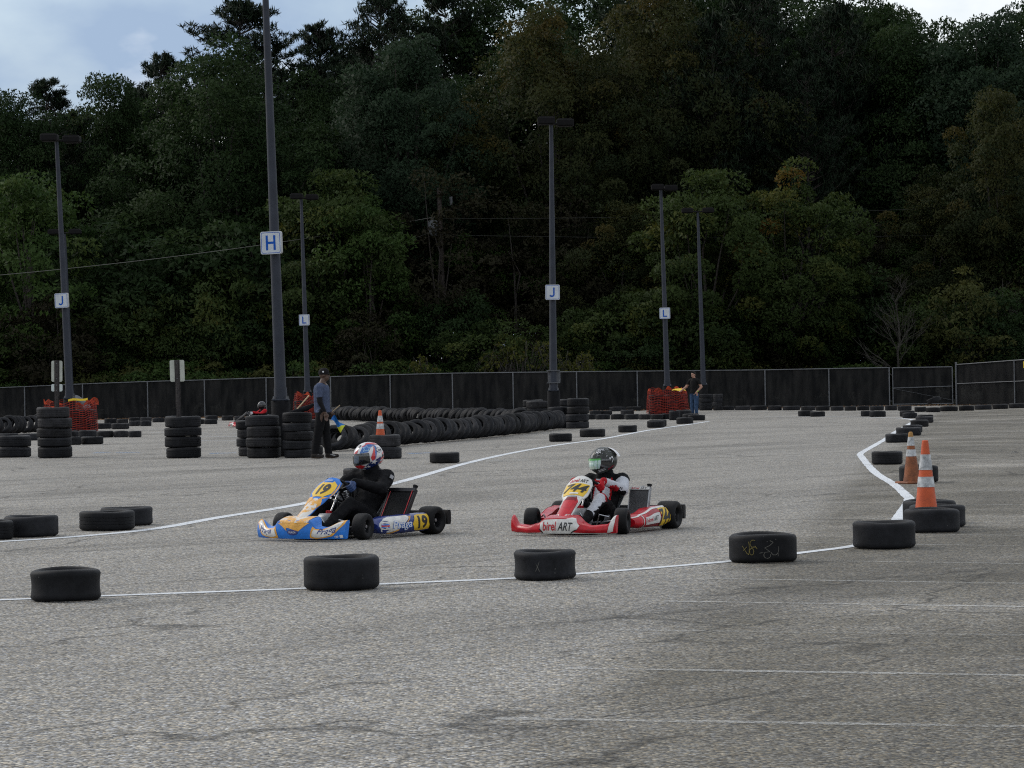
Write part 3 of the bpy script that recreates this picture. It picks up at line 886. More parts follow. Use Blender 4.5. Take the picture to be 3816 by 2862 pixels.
# ================================================================== cones
def cone(loc, h, rb, rt, mats, bands, label, base=True, tilt=0.0, rz=0.0):
    """mats: body, band; bands: list of (z0, z1) fractions that are white; one mesh per part"""
    e = empty('traffic_cone', loc, rz)
    e.rotation_euler = (0, tilt, rz)
    tag(e, label, 'traffic cone')
    th = .006
    def rr(t):
        return lerp(rb, rt, t)
    mb = MB()
    mb.lathe([(rr(t), .03 + t * (h - .03)) for t in np.linspace(0, 1, 13)] + [(rt - .012, h + .004), (rt - .014, h - .05)], 28)
    mb.build('cone_body', mats[0], e, 40)
    for z0, z1 in bands:
        b = MB()
        b.lathe([(rr(t) + .004, .03 + t * (h - .03)) for t in np.linspace(z0, z1, 5)], 28)
        b.lathe([(rr(z0) - .002, .03 + z0 * (h - .03)), (rr(z0) + .004, .03 + z0 * (h - .03))], 28)
        b.build('reflective_band', M['reflective'], e, 40)
    if base:
        b = MB(); b.box((0, 0, .016), (rb * 2.9, rb * 2.9, .032), bev=.012)
        b.build('base_plate', M['base_black'] if mats[0] is M['cone'] else M['cone_old'], e)
    return e
c6 = t6.location
pc = gp(3448, 1962)
cone(Vector((at(3449, 1900, c6.y + .55).x, c6.y + .50, 0)), .875, .128, .031, [M['cone']], [(.46, .58), (.66, .84)], 'bright orange cone with two white bands standing among three tyres')
e_ = cone(gp(3404, 1803) + Vector((0, .15, 0)), .71, .122, .026, [M['cone_old']], [(.52, .66), (.74, .92)], 'faded brown cone with dirty white bands and an ochre tip', tilt=-.012, rz=.4)
b = MB(); b.lathe([(.038, .652), (.031, .705), (.023, .722), (.010, .728)], 24); b.build('cone_tip', M['cone_tip'], e_, 50)
cone(C1 + Vector((at(1417, 1600, C1.y).x - C1.x, 0, C1h - .20)), .70, .118, .028, [M['cone']], [(.44, .60), (.66, .84)], 'small orange cone with white bands set in the pile of two tyres', base=True)

# ================================================================== lamp posts
def rounded_rect(w, h, r, n=5):
    pts = []
    for cx, cy, a in ((w / 2 - r, h / 2 - r, 0), (-w / 2 + r, h / 2 - r, 90), (-w / 2 + r, -h / 2 + r, 180), (w / 2 - r, -h / 2 + r, 270)):
        for i in range(n + 1):
            t = R(a + 90 * i / n)
            pts.append((cx + r * math.cos(t), cy + r * math.sin(t)))
    return pts
def plate_xz(mb, w, h, r, y0, y1, cx=0, cz=0, slot=0, side=None):
    p = rounded_rect(w, h, r); n = len(p)
    a = [(x + cx, y0, z + cz) for x, z in p]; b_ = [(x + cx, y1, z + cz) for x, z in p]
    mb.add(a + b_, [tuple(range(n)), tuple(range(2 * n - 1, n - 1, -1))], slot)
    mb.add(a + b_, [(i, (i + 1) % n, n + (i + 1) % n, n + i) for i in range(n)], slot if side is None else side)
def lamp_post(u, Y, letter, label, lean=0.0, sign_h=4.4, head='side', hb=1.2, ptop=10.0, sign_yaw=0.0, group=None, sx=0.0):
    x = ray(u, 1431).x * Y
    # ray() at the horizon ignores roll along the pole, good enough for a base point
    x = at(u, 1480, Y).x
    e = empty('lamp_post', (x, Y, 0))
    tag(e, label, 'lamp post', group)
    mb = MB(); mb.lathe([(.19, -.05), (.205, 0), (.205, hb - .02), (.19, hb), (0, hb)], 28)
    mb.build('concrete_base', M['base_black'], e, 40)
    tilt = Matrix.Rotation(R(lean), 4, 'Y')
    def T(px, py, pz):
        return Vector((0, 0, hb)) + (tilt @ Vector((px, py, pz - hb)))
    mb = MB()
    zs = np.linspace(hb + .03, ptop - .25, 14)
    mb.tube([T(0, 0, z) for z in zs], [lerp(.128, .062, i / 13) for i in range(14)], 20)
    mb.tube([T(0, 0, hb + .03), T(0, 0, hb + .28)], [.145, .138], 20)
    mb.build('pole', M['pole'], e, 40)
    mb = MB(); mb.box((0, 0, hb + .018), (.36, .36, .036), bev=.01); mb.build('base_plate', M['pole'], e)
    for sx_ in (-1, 1):
        for sy_ in (-1, 1):
            mb = MB(); mb.tube([(sx_ * .14, sy_ * .14, hb + .036), (sx_ * .14, sy_ * .14, hb + .10)], .016, 8)
            mb.tube([(sx_ * .14, sy_ * .14, hb + .038), (sx_ * .14, sy_ * .14, hb + .065)], .028, 6)
            mb.build('anchor_bolt', M['steel'], e)
    if head == 'side':
        offs = [Vector((-.16, -.45, 0)), Vector((.46, .30, 0))]
    else:
        offs = [Vector((-.50, -.03, 0)), Vector((.50, .03, 0))]
    for k, of in enumerate(offs):
        top = T(0, 0, ptop - .2)
        c = top + of
        mb = MB(); mb.box(c + Vector((0, 0, .05)), (.56, .50, .20), bev=.02)
        mb.box(c + Vector((0, 0, .165)), (.46, .40, .04), bev=.015)
        hd = mb.build('lamp_head', M['lamp'], e)
        mb = MB(); mb.box(c + Vector((0, 0, -.060)), (.46, .38, .018)); mb.build('lens', M['lamp'], hd)
        mb = MB(); mb.tube([top, c], .035, 8); mb.build('arm', M['lamp'], e)
    if letter:
        s = empty('sign_mount', (0, 0, 0)); 
        bpy.data.objects.remove(s)
        c = T(0, 0, sign_h)
        rot = Matrix.Rotation(R(sign_yaw), 4, 'Z')
        def place(mb):
            mb.v = [tuple(c + Vector((sx, -.02, 0)) + (tilt @ (rot @ Vector(p)))) for p in mb.v]
        W_, H_ = .465, .485
        mb = MB(); plate_xz(mb, W_, H_, .045, -.20, -.10); 
        plate_xz(mb, W_ * .5, .06, .01, -.10, -.05, 0, .12); plate_xz(mb, W_ * .5, .06, .01, -.10, -.05, 0, -.12)
        place(mb)
        sg = mb.build('sign_box', M['sign_side'], e)
        mb = MB(); plate_xz(mb, W_ - .004, H_ - .004, .043, -.206, -.201); place(mb); fc = mb.build('sign_face', M['sign_white'], sg)
        # border ring
        a, b_ = rounded_rect(W_ - .04, H_ - .04, .036), rounded_rect(W_ - .062, H_ - .062, .028)
        n = len(a)
        mb = MB(); mb.add([(x_, -.209, z_) for x_, z_ in a] + [(x_, -.209, z_) for x_, z_ in b_], [(i, (i + 1) % n, n + (i + 1) % n, n + i) for i in range(n)])
        place(mb); mb.build('sign_border', M['sign_blue'], sg)
        q = {'H': [((-.108, -.158), (-.062, .158)), ((.062, -.158), (.108, .158)), ((-.060, -.024), (.060, .024))],
             'L': [((-.085, -.158), (-.034, .158)), ((-.032, -.158), (.098, -.108))], 'J': []}[letter]
        mb = MB()
        for (x0, z0), (x1, z1) in q:
            mb.add([(x0 - .001, -.210, z0), (x1 + .001, -.210, z0), (x1 + .001, -.210, z1), (x0 - .001, -.210, z1)], [(0, 1, 2, 3)])
        if letter == 'J':
            pts = [(.045, .15), (.045, -.06)] + [(-.02 + .065 * math.cos(t), -.065 + .065 * math.sin(t)) for t in np.linspace(0, -2.7, 12)]
            vs_ = []
            for i, (x_, z_) in enumerate(pts):
                p0 = pts[max(i - 1, 0)]; p1 = pts[min(i + 1, len(pts) - 1)]
                tx, tz = p1[0] - p0[0], p1[1] - p0[1]; l_ = math.hypot(tx, tz)
                nx, nz = -tz / l_ * .024, tx / l_ * .024
                vs_ += [(x_ + nx, -.210, z_ + nz), (x_ - nx, -.210, z_ - nz)]
            mb.add(vs_, [(2 * i, 2 * i + 1, 2 * i + 3, 2 * i + 2) for i in range(len(pts) - 1)])
        place(mb); mb.build('letter', M['sign_blue'], sg)
    return e
G_P = 'lamp posts of the car park'
lp_H = lamp_post(1046, 61.0, 'H', 'tall grey lamp post with a blue lettered H sign rising out of frame', -1.2, 4.58, sign_yaw=-14, group=G_P, sx=-.02, ptop=11.0)
lp_J1 = lamp_post(259, 94.0, 'J', 'grey lamp post with a J sign beside the post with two plates', -1.9, 4.45, sign_yaw=-14, group=G_P, ptop=9.95, sx=-.03)
lp_J2 = lamp_post(2063, 91.6, 'J', 'grey lamp post with a J sign at the end of the tyre wall', .45, 4.37, sign_yaw=-2, group=G_P)
lp_L1 = lamp_post(1146, 126.0, 'L', 'grey lamp post with an L sign just beyond the person in the blue shirt', -.9, 4.40, sign_yaw=-8, group=G_P)
lp_L2 = lamp_post(2487, 124.0, 'L', 'grey lamp post with an L sign rising from netting by the person in jeans', -.9, 4.38, sign_yaw=-4, group=G_P)
lp_N1 = lamp_post(2622, 137.0, None, 'dark unlettered lamp post standing against the yellowing maples', -.9, head='flat', group=G_P, ptop=9.75)
lp_N2 = lamp_post(266, 138.0, None, 'dark unlettered lamp post mostly hidden behind the J post by the signposts', -1.4, head='flat', group=G_P, ptop=9.3)
# metal cabinet strapped behind the far J post
px = lp_J2.location
mb = MB(); mb.box((.03, .22, 1.66), (.40, .10, .38), bev=.01)
mb.build('cabinet', M['steel'], lp_J2)
for z in (1.46, 1.86):
    mb = MB(); mb.box((.0, .02, z), (.42, .36, .022)); mb.build('strap', M['steel'], lp_J2)

# ================================================================== signposts in the stacks
def sign_post(loc, top, plates, label, lean=0.0):
    e = empty('sign_post', loc); e.rotation_euler = (0, R(lean), 0)
    tag(e, label, 'sign')
    mb = MB()
    prof = [(-.045, .02), (-.028, .02), (-.02, -.018), (.02, -.018), (.028, .02), (.045, .02), (.045, .028), (.022, .028), (.014, -.010), (-.014, -.010), (-.022, .028), (-.045, .028)]
    zs = [0.0, top * .33, top * .66, top]
    mb.loft([[(x * 1.25, y, z) for x, y in prof] for z in zs])
    po = mb.build('channel_post', M['post'], e)
    z = .9
    while z < top - .02:
        mb = MB(); mb.tube([(0, -.0195, z), (0, -.0165, z)], .006, 8); mb.build('bolt_hole', M['base_black'], po) if int(z * 100) % 2 == 0 else None
        z += .05
    for w, h, cz, m in plates:
        mb = MB(); plate_xz(mb, w, h, .035, .030, .034, 0, cz); pl = mb.build('sign_plate', m, e)
        for dz in (-h * .36, h * .36):
            mb = MB(); mb.tube([(0, -.030, cz + dz), (0, .036, cz + dz)], .011, 8); mb.build('bolt', M['steel'], pl)
    return e
M['sign_back2'] = mat('pale_sign_back', (0.50, 0.54, 0.52), 0.45, 0.15, var=0.10, vscale=7)
zt = lambda v, Y, u: at(u, v, Y).z
sp1 = Vector((at(207, 1450, S1.y).x, S1.y, 0)); sp2 = Vector((at(668, 1560, S2.y).x, S2.y, 0))
sign_post(sp1, zt(1343, S1.y, 207), [(.245, .47, (zt(1341, S1.y, 207) + zt(1426, S1.y, 207)) / 2, M['sign_back']), (.25, .165, (zt(1430, S1.y, 207) + zt(1460, S1.y, 207)) / 2, M['sign_back2'])], 'channel signpost with a tall and a small pale plate seen from behind', lean=.9)
sign_post(sp2, zt(1342, S2.y, 657), [(.315, .465, (zt(1339, S2.y, 657) + zt(1425, S2.y, 657)) / 2, M['sign_back'])], 'channel signpost with one wide grey plate seen from behind', lean=-.95)

# ================================================================== fence
def fence_top(u):
    return curve1([(-400, 1462), (91, 1441), (307, 1431), (549, 1422), (761, 1416), (991, 1408), (1231, 1404), (1453, 1397), (1685, 1391), (1911, 1388), (2148, 1385.5), (2374, 1383.5), (2612, 1381), (2850, 1378.6), (3088, 1374), (3313, 1370), (3554, 1368)], u)
FY = lambda u: lerp(142.0, 138.6, (u + 100) / 3700.0)
def fence_run(us, label, tops, Yf, mid=None, thick=()):
    pts = []
    for u, v in zip(us, tops):
        p = at(u, v, Yf(u)); pts.append((Vector((p.x, p.y, 0)), p.z))
    e = empty('chain_link_fence', pts[0][0])
    tag(e, label, 'fence')
    o = pts[0][0]
    for i, (p, h) in enumerate(pts):
        r = .045 if us[i] in thick else .032
        mb = MB(); hh = h + (.10 if us[i] in thick else 0)
        mb.tube([p - o, p - o + Vector((0, 0, hh))], r, 8)
        mb.lathe([(r + .012, hh - .03), (r + .010, hh + .01), (0, hh + .03)], 8, mtx=Matrix.Translation(p - o))
        mb.build('fence_post', M['steel'], e)
    for (p, h), (q, g) in zip(pts, pts[1:]):
        a = p - o + Vector((0, 0, h)); b_ = q - o + Vector((0, 0, g))
        mb = MB(); mb.tube([a, b_], .024, 8); mb.build('top_rail', M['steel'], e)
        if mid:
            mb = MB(); mb.tube([p - o + Vector((0, 0, h * mid)), q - o + Vector((0, 0, g * mid))], .022, 8); mb.build('middle_rail', M['steel'], e)
        back = Vector((0, .045, 0))
        # screen sags between its ties
        mb = MB()
        n = 14; vs_ = []
        for k in range(n + 1):
            t = k / n
            base = (p - o).lerp(q - o, t) + back
            top = a.lerp(b_, t) + back
            for j in range(5):
                s = j / 4
                w = Vector((0, .022 * math.sin(k * 1.9 + j * 2.1 + p.x) + .014 * math.sin(k * 4.3 + p.x * 3), 0))
                vs_.append(base.lerp(top, s) + w + Vector((0, 0, .03 if j == 0 else (-.02 + .012 * math.sin(k * 2.7 + p.x) if j == 4 else 0))))
        mb.add(vs_, [(i * 5 + j, (i + 1) * 5 + j, (i + 1) * 5 + j + 1, i * 5 + j + 1) for i in range(n) for j in range(4)])
        mb.build('screen_panel', M['screen'], e, 60)
    return e
us = [-390, -150, 91, 307, 549, 761, 991, 1231, 1453, 1685, 1911, 2148, 2374, 2612, 2850, 3088, 3313]
fence_run(us, 'long chain link fence with black privacy screen along the wood', [fence_top(u) for u in us], FY)
us = [3562, 3779, 4000, 4230]
fence_run(us, 'chain link fence run with a middle rail beyond the gate post', [1359, 1343, 1328, 1313], lambda u: lerp(138, 130, (u - 3562) / 600), .53, thick=(3562,))
# gate
g0, g1 = at(3326, 1371, FY(3320)), at(3548, 1369, FY(3548))
e = empty('gate', (g0.x, g0.y, 0)); tag(e, 'screened gate leaf with a single middle bar hung at the corner post', 'gate')
o = Vector((g0.x, g0.y, 0))
A, B_ = Vector((0, 0, 0)), Vector((g1.x - g0.x, g1.y - g0.y, 0))
for nm, a, b_, r in [('gate_rail', A + Vector((0, 0, g0.z)), B_ + Vector((0, 0, g0.z)), .024), ('gate_rail', A + Vector((0, 0, .88)), B_ + Vector((0, 0, .93)), .022), ('gate_rail', A + Vector((0, 0, .09)), B_ + Vector((0, 0, .09)), .022),
                     ('gate_stile', A + Vector((0, 0, .05)), A + Vector((0, 0, g0.z)), .026), ('gate_stile', B_ + Vector((0, 0, .05)), B_ + Vector((0, 0, g0.z)), .026), ('truss_rod', A + Vector((0, -.03, .86)), B_ + Vector((0, -.03, .25)), .006)]:
    mb = MB(); mb.tube([a, b_], r, 8); mb.build(nm, M['steel'], e)
mb = MB(); k = Vector((0, .04, 0)); mb.add([A + k + Vector((0, 0, .05)), B_ + k + Vector((0, 0, .05)), B_ + k + Vector((0, 0, g0.z - .02)), A + k + Vector((0, 0, g0.z - .02))], [(0, 1, 2, 3)])
mb.build('screen_panel', M['screen'], e)
p = at(3809, 1359, 130.4)
mb = MB(); plate_xz(mb, .42, .30, .02, -.004, .004); yo = mb.build('warning_sign', M['tape'], None, loc=(p.x + .24, p.y - .12, p.z))
tag(yo, 'small yellow warning sign tied on the fence beyond the gate', 'sign')

# ================================================================== orange netting round the lamp bases
def netting(c, rx, ry, h, label, seed, inner=True, yellow=None):
    rng = random.Random(seed)
    e = empty('orange_netting', c); tag(e, label, 'barrier netting')
    ph = [rng.uniform(0, 6.28) for _ in range(8)]
    def P(a, t):
        # a crumpled sleeve: bulges, sags and leans
        k = 1 + .05 * math.sin(3 * a + ph[0] + 2 * t) + .04 * math.sin(7 * a + ph[1]) + .03 * math.sin(4 * t + 5 * a + ph[2]) + .015 * math.sin(15 * a + 6 * t)
        top = h * (1 + .06 * math.sin(2 * a + ph[3]) + .05 * math.sin(5 * a + ph[4]) + .03 * math.sin(11 * a + ph[5]))
        sq = 1.0 / max(abs(math.cos(a)), abs(math.sin(a))) ** .45
        z = top * t + .018 * math.sin(6 * a + ph[6] + 9 * t) + .01 * math.sin(17 * a + 4 * t)
        pinch = 1 - .10 * t * t
        return Vector((rx * sq * k * pinch * math.cos(a), ry * sq * k * pinch * math.sin(a), max(.012, z)))
    na, nt_ = 110, 17
    mb = MB()
    for j in range(nt_):
        t = j / (nt_ - 1)
        wd = .021
        pts = [P(2 * math.pi * i / na, t) for i in range(na)]
        vs_ = []
        for p_ in pts:
            vs_ += [p_ + Vector((0, 0, wd * .5)), p_ - Vector((0, 0, wd * .5))]
        mb.add(vs_, [(2 * i, 2 * i + 1, (2 * i + 3) % (2 * na), (2 * i + 2) % (2 * na)) for i in range(na)])
    mb.build('horizontal_strand', M['net'], e)['kind'] = 'stuff'
    mb = MB()
    for i in range(0, na, 2):
        a = 2 * math.pi * i / na
        pts = [P(a, j / 16) for j in range(17)]
        tng = Vector((-math.sin(a), math.cos(a), 0)) * .005
        vs_ = []
        for p_ in pts:
            vs_ += [p_ + tng, p_ - tng]
        mb.add(vs_, [(2 * k, 2 * k + 1, 2 * k + 3, 2 * k + 2) for k in range(16)])
    mb.build('vertical_strand', M['net'], e)['kind'] = 'stuff'
    # loose folded flaps along the top edge
    for q in range(7):
        a0 = rng.uniform(0, 6.28); da = rng.uniform(.25, .6)
        mb = MB()
        hgt = rng.uniform(.08, .2); inw = rng.uniform(-.10, .22)
        for j in range(5):
            vs_ = []
            for i in range(13):
                a = a0 + da * i / 12
                b0 = P(a, 1); dirv = Vector((-b0.x, -b0.y, 0)).normalized()
                p_ = b0 + Vector((0, 0, hgt * math.sin(math.pi * i / 12) * j / 4)) + dirv * inw * j / 4
                vs_ += [p_ + Vector((0, 0, .009)), p_ - Vector((0, 0, .009))]
            mb.add(vs_, [(2 * i, 2 * i + 1, 2 * i + 3, 2 * i + 2) for i in range(12)])
        for i in range(0, 13, 1):
            a = a0 + da * i / 12
            b0 = P(a, 1); dirv = Vector((-b0.x, -b0.y, 0)).normalized()
            mb.tube([b0, b0 + Vector((0, 0, hgt * math.sin(math.pi * i / 12))) + dirv * inw], .006, 4)
        mb.build('loose_flap', M['net_loose'], e)
    if yellow:
        kind, a = yellow
        p_ = P(a, 1)
        mb = MB()
        if kind == 'tape':
            p2 = P(a + .75, 1) + Vector((0, 0, .10)); p1 = P(a, 1) + Vector((0, 0, .06))
            for q0, q1 in [(p1, p2)]:
                n = 10; vs_ = []
                for i in range(n + 1):
                    t = i / n; c_ = q0.lerp(q1, t) + Vector((0, -.05, .02 * math.sin(t * 6)))
                    vs_ += [c_ + Vector((0, 0, .035)), c_ - Vector((0, .0, .035))]
                mb.add(vs_, [(2 * i, 2 * i + 1, 2 * i + 3, 2 * i + 2) for i in range(n)])
            y_ = mb.build('yellow_tape', M['tape'], None, loc=c); tag(y_, 'yellow tape stretched over the top of the orange netting', 'tape')
        else:
            def S(u_, v_):
                a_ = u_ * 2 * math.pi
                r_ = v_
                q_ = p_ + Vector((.30 * r_ * math.cos(a_) - .05, .22 * r_ * math.sin(a_) - .02, .05 + .06 * (1 - r_ * r_) + .02 * math.sin(5 * a_) * r_ - .10 * max(0, r_ - .75)))
                return q_
            mb.grid(S, 28, 6)
            y_ = mb.build('yellow_cloth', M['tape'], None, 60, loc=c); tag(y_, 'folded yellow flag cloth lying on the orange netting by the person in jeans', 'cloth')
    return e
def inner_stack(c, x, y, n, label, group):
    z = 0
    for i in range(n):
        tyre('road_tyre', ROAD[TRNG.randrange(3)], c + Vector((x, y, z + .105)), (0, 0, TRNG.uniform(0, 6.28)), (1, 1, 1), label, group); z += .21
nJ1 = Vector((lp_J1.location.x + .05, 94.0, 0))
netting(nJ1, .88, .85, 1.05, 'orange plastic netting round the J lamp post behind the five high stack', 11, yellow=('tape', 4.75))
nL1 = Vector((at(1158, 1500, 125.4).x, 125.4, 0))
netting(nL1, .74, .74, 1.12, 'orange plastic netting round the L lamp post behind the blue shirted person', 12)
nL2 = Vector((at(2486, 1500, 123.3).x, 123.3, 0))
netting(nL2, .90, .85, 1.02, 'orange plastic netting round the L lamp post beside the person in jeans', 13, yellow=('cloth', 5.35))
for c, g in ((nJ1, 'the near J lamp post'), (nL1, 'the L post behind the marshal'), (nL2, 'the far L post')):
    for (x, y) in (((-.50, -.42), (.14, -.44), (.52, -.05)) if c is not nL1 else ((-.38, -.34), (.32, -.36))):
        inner_stack(c, x, y, 4, 'dark tyre inside the netting round ' + g, 'tyres inside the orange netting')
# ================================================================== trees
def leaf_arrays(cent, n, spread, size, rng, droop=.35, aspect=.45, flat=1.0, shell=.55, axis=None, upw=.25):
    """n leaf cards round each clump centre; cent (k,3), spread (k,) -> verts, per-vertex tint, per-vertex normals.
    The normals follow the clump, as they do on leaves that all turn outwards to the light."""
    k = len(cent)
    d = rng.normal(size=(k * n, 3)); d /= np.linalg.norm(d, axis=1)[:, None]
    d[:, 2] = np.where(rng.random(k * n) < .35, -d[:, 2], np.abs(d[:, 2])) * 1.0
    r = shell + (1 - shell) * rng.random(k * n) ** .6
    sp = np.repeat(spread, n)
    off = d * (r * sp)[:, None]
    off[:, 2] *= flat
    c = np.repeat(cent, n, axis=0) + off
    a = d * .6 + rng.normal(size=(k * n, 3)) * .6
    a[:, 2] -= droop
    a /= np.linalg.norm(a, axis=1)[:, None]
    q = rng.normal(size=(k * n, 3)); b = np.cross(a, q); b /= np.linalg.norm(b, axis=1)[:, None]
    out = d * .75 + rng.normal(size=(k * n, 3)) * .07
    if axis is not None:
        ax = cent - np.asarray(axis)[None, :] * np.array([1, 1, 0]) - np.array([0, 0, axis[2]])[None, :]
        ax /= np.linalg.norm(ax, axis=1)[:, None] + 1e-6
        out += np.repeat(ax, n, axis=0) * 1.0
    out[:, 2] += upw
    out /= np.linalg.norm(out, axis=1)[:, None]
    flip = np.einsum('ij,ij->i', np.cross(a, b), out) < 0
    b[flip] *= -1
    s = size * (.6 + .8 * rng.random(k * n))
    a *= (s * .5)[:, None]; b *= (s * .5 * aspect)[:, None]
    v = np.empty((k * n, 4, 3))
    v[:, 0] = c - a; v[:, 1] = c - b; v[:, 2] = c + a; v[:, 3] = c + b
    tint = np.clip(np.repeat(rng.normal(.5, .16, k), n) + rng.normal(0, .05, k * n), 0, 1)
    return v.reshape(-1, 3), np.repeat(tint, 4), np.repeat(out, 4, axis=0)
def leaf_mesh(name, v, tint, material, nrm=None):
    me = bpy.data.meshes.new(name)
    n = len(v) // 4
    me.vertices.add(len(v)); me.vertices.foreach_set('co', v.astype(np.float32).ravel())
    me.loops.add(len(v)); me.loops.foreach_set('vertex_index', np.arange(len(v), dtype=np.int32))
    me.polygons.add(n); me.polygons.foreach_set('loop_start', np.arange(0, len(v), 4, dtype=np.int32))
    me.update(calc_edges=True)
    if nrm is not None:
        me.polygons.foreach_set('use_smooth', np.ones(n, dtype=bool))
        me.normals_split_custom_set_from_vertices(nrm.astype(np.float32))
    at_ = me.attributes.new('tint', 'FLOAT', 'POINT'); at_.data.foreach_set('value', tint.astype(np.float32))
    me.materials.append(material)
    return me
def limb_tree(mb, base, top_pts, r0, rng, fork=.35):
    """limbs from the stem to clump centres"""
    for p in top_pts:
        p = Vector(p)
        s = Vector((0, 0, max(.5, p.z * fork + rng.uniform(-.4, .4))))
        mid = s.lerp(p, .5) + Vector((rng.uniform(-.4, .4), rng.uniform(-.4, .4), rng.uniform(.1, .6)))
        mb.tube([s, s.lerp(mid, .5), mid, p], [r0 * .45, r0 * .34, r0 * .22, r0 * .07], 5, cap=False)
def broadleaf(name, seed, H, Wd, zlo, leafkind, nclump=110, nleaf=210, leaf=.20, clump=1.15, trunk_r=.28, topbias=None, hollow=.5, lump=.18):
    """unit tree built at its real height H with half width Wd; crown starts at zlo"""
    rng = np.random.default_rng(seed); pr = random.Random(seed)
    cz, hz = (zlo + H) / 2, (H - zlo) / 2
    cents = []
    ph = rng.random(6) * 6.28
    while len(cents) < nclump:
        d = rng.normal(size=3); d /= np.linalg.norm(d)
        r = (hollow + (1 - hollow) * rng.random() ** .5)
        az = math.atan2(d[1], d[0])
        k = 1 + lump * math.sin(2 * az + ph[0] + 3 * d[2]) + lump * math.sin(3 * az + ph[1] - 4 * d[2]) + lump * .7 * math.sin(5 * az + ph[2] + 6 * d[2])
        wz = 1.0 - .25 * d[2] ** 2 if d[2] > 0 else 1.0
        p = np.array([d[0] * Wd * r * k * wz, d[1] * Wd * r * k * wz, cz + d[2] * hz * r * (1 + .06 * k)])
        if p[2] > .6:
            cents.append(p)
    cents = np.array(cents)
    sp = clump * (.65 + .7 * rng.random(nclump))
    v, t, nr = leaf_arrays(cents, nleaf, sp, leaf, rng, flat=.8, axis=(0, 0, cz))
    # colour turns towards the top and the outside on some trees
    if topbias:
        zz = (v[:, 2] - zlo) / (H - zlo)
        t = np.clip(t + topbias * (zz - .5), 0, 1)
    crown = leaf_mesh(name + '_crown', v, t, LEAF[leafkind], nr)
    mb = MB()
    hgt = H * .80
    pts = [Vector((0, 0, -.1))] + [Vector((pr.uniform(-.25, .25) * i / 6, pr.uniform(-.25, .25) * i / 6, hgt * i / 7)) for i in range(1, 8)]
    mb.tube(pts, [trunk_r * (1.25 if i == 0 else 1 - .87 * i / 7) for i in range(8)], 9)
    idx = rng.choice(nclump, size=min(16, nclump), replace=False)
    limb_tree(mb, None, cents[idx], trunk_r, pr)
    trunk = mb.mesh(name + '_trunk', 60); trunk.materials.append(M['bark'])
    return crown, trunk
def pine(name, seed, H, Wd, zlo, nb=120, nleaf=34, leaf=.40, trunk_r=.24, gap=.0):
    """irregular old pine: level limbs carrying flat sprays of needles"""
    rng = np.random.default_rng(seed); pr = random.Random(seed)
    cents = []; spreads = []
    mb = MB()
    mb.tube([(0, 0, -.1)] + [(pr.uniform(-.12, .12), pr.uniform(-.12, .12), H * i / 8) for i in range(1, 9)], [trunk_r * (1.2 if i == 0 else 1 - .93 * i / 8) for i in range(9)], 8)
    nl = max(16, nb // 6)
    levels = [((i + pr.uniform(-.3, .3)) / nl) for i in range(nl)] + [.93, .97, .99]
    for t0 in levels:
        k = pr.randrange(4, 9)
        for _ in range(k):
            t = min(.995, max(0, t0 + pr.uniform(-.012, .012)))
            z = zlo + (H - zlo) * t
            az = pr.uniform(0, 6.28)
            t = max(0, t)
            Lb = Wd * (1 - t ** 3.2) * pr.uniform(.40, 1.12) + .25
            rise = (.10 + .55 * t) * pr.uniform(.5, 1.4)
            s = Vector((0, 0, z)); d = Vector((math.cos(az), math.sin(az), rise)).normalized(); sd = Vector((-d.y, d.x, 0)).normalized()
            e_ = s + d * Lb + Vector((0, 0, .12 * Lb))
            mid = s.lerp(e_, .55) - Vector((0, 0, .07 * Lb))
            mb.tube([s, mid, e_], [trunk_r * .24 * (1 - .6 * t), trunk_r * .12, .012], 4, cap=False)
            m = max(2, int(Lb / .34))
            for i in range(m):
                q = .30 + .72 * (i + 1) / m
                p = (s.lerp(mid, q / .55) if q < .55 else mid.lerp(e_, (q - .55) / .45))
                w = .95 * min(1, Lb / 2.5) * (1.25 - .7 * q)
                for sg in (-1, 0, 1):
                    if pr.random() < .85:
                        cents.append((p + sd * sg * w * pr.uniform(.6, 1.1) + d * pr.uniform(0, .25) + Vector((0, 0, pr.uniform(0, .16))))[:]); spreads.append(pr.uniform(.16, .30))
    cents = np.array(cents); sp = np.array(spreads)
    n = int(min(30, max(11, 44000 / len(cents))))
    v, t, nr = leaf_arrays(cents, n, sp, leaf, rng, droop=-.75, aspect=.11, flat=.45, shell=.1)
    crown = leaf_mesh(name + '_crown', v, t, LEAF['pine'], nr)
    trunk = mb.mesh(name + '_trunk', 60); trunk.materials.append(M['bark'])
    return crown, trunk
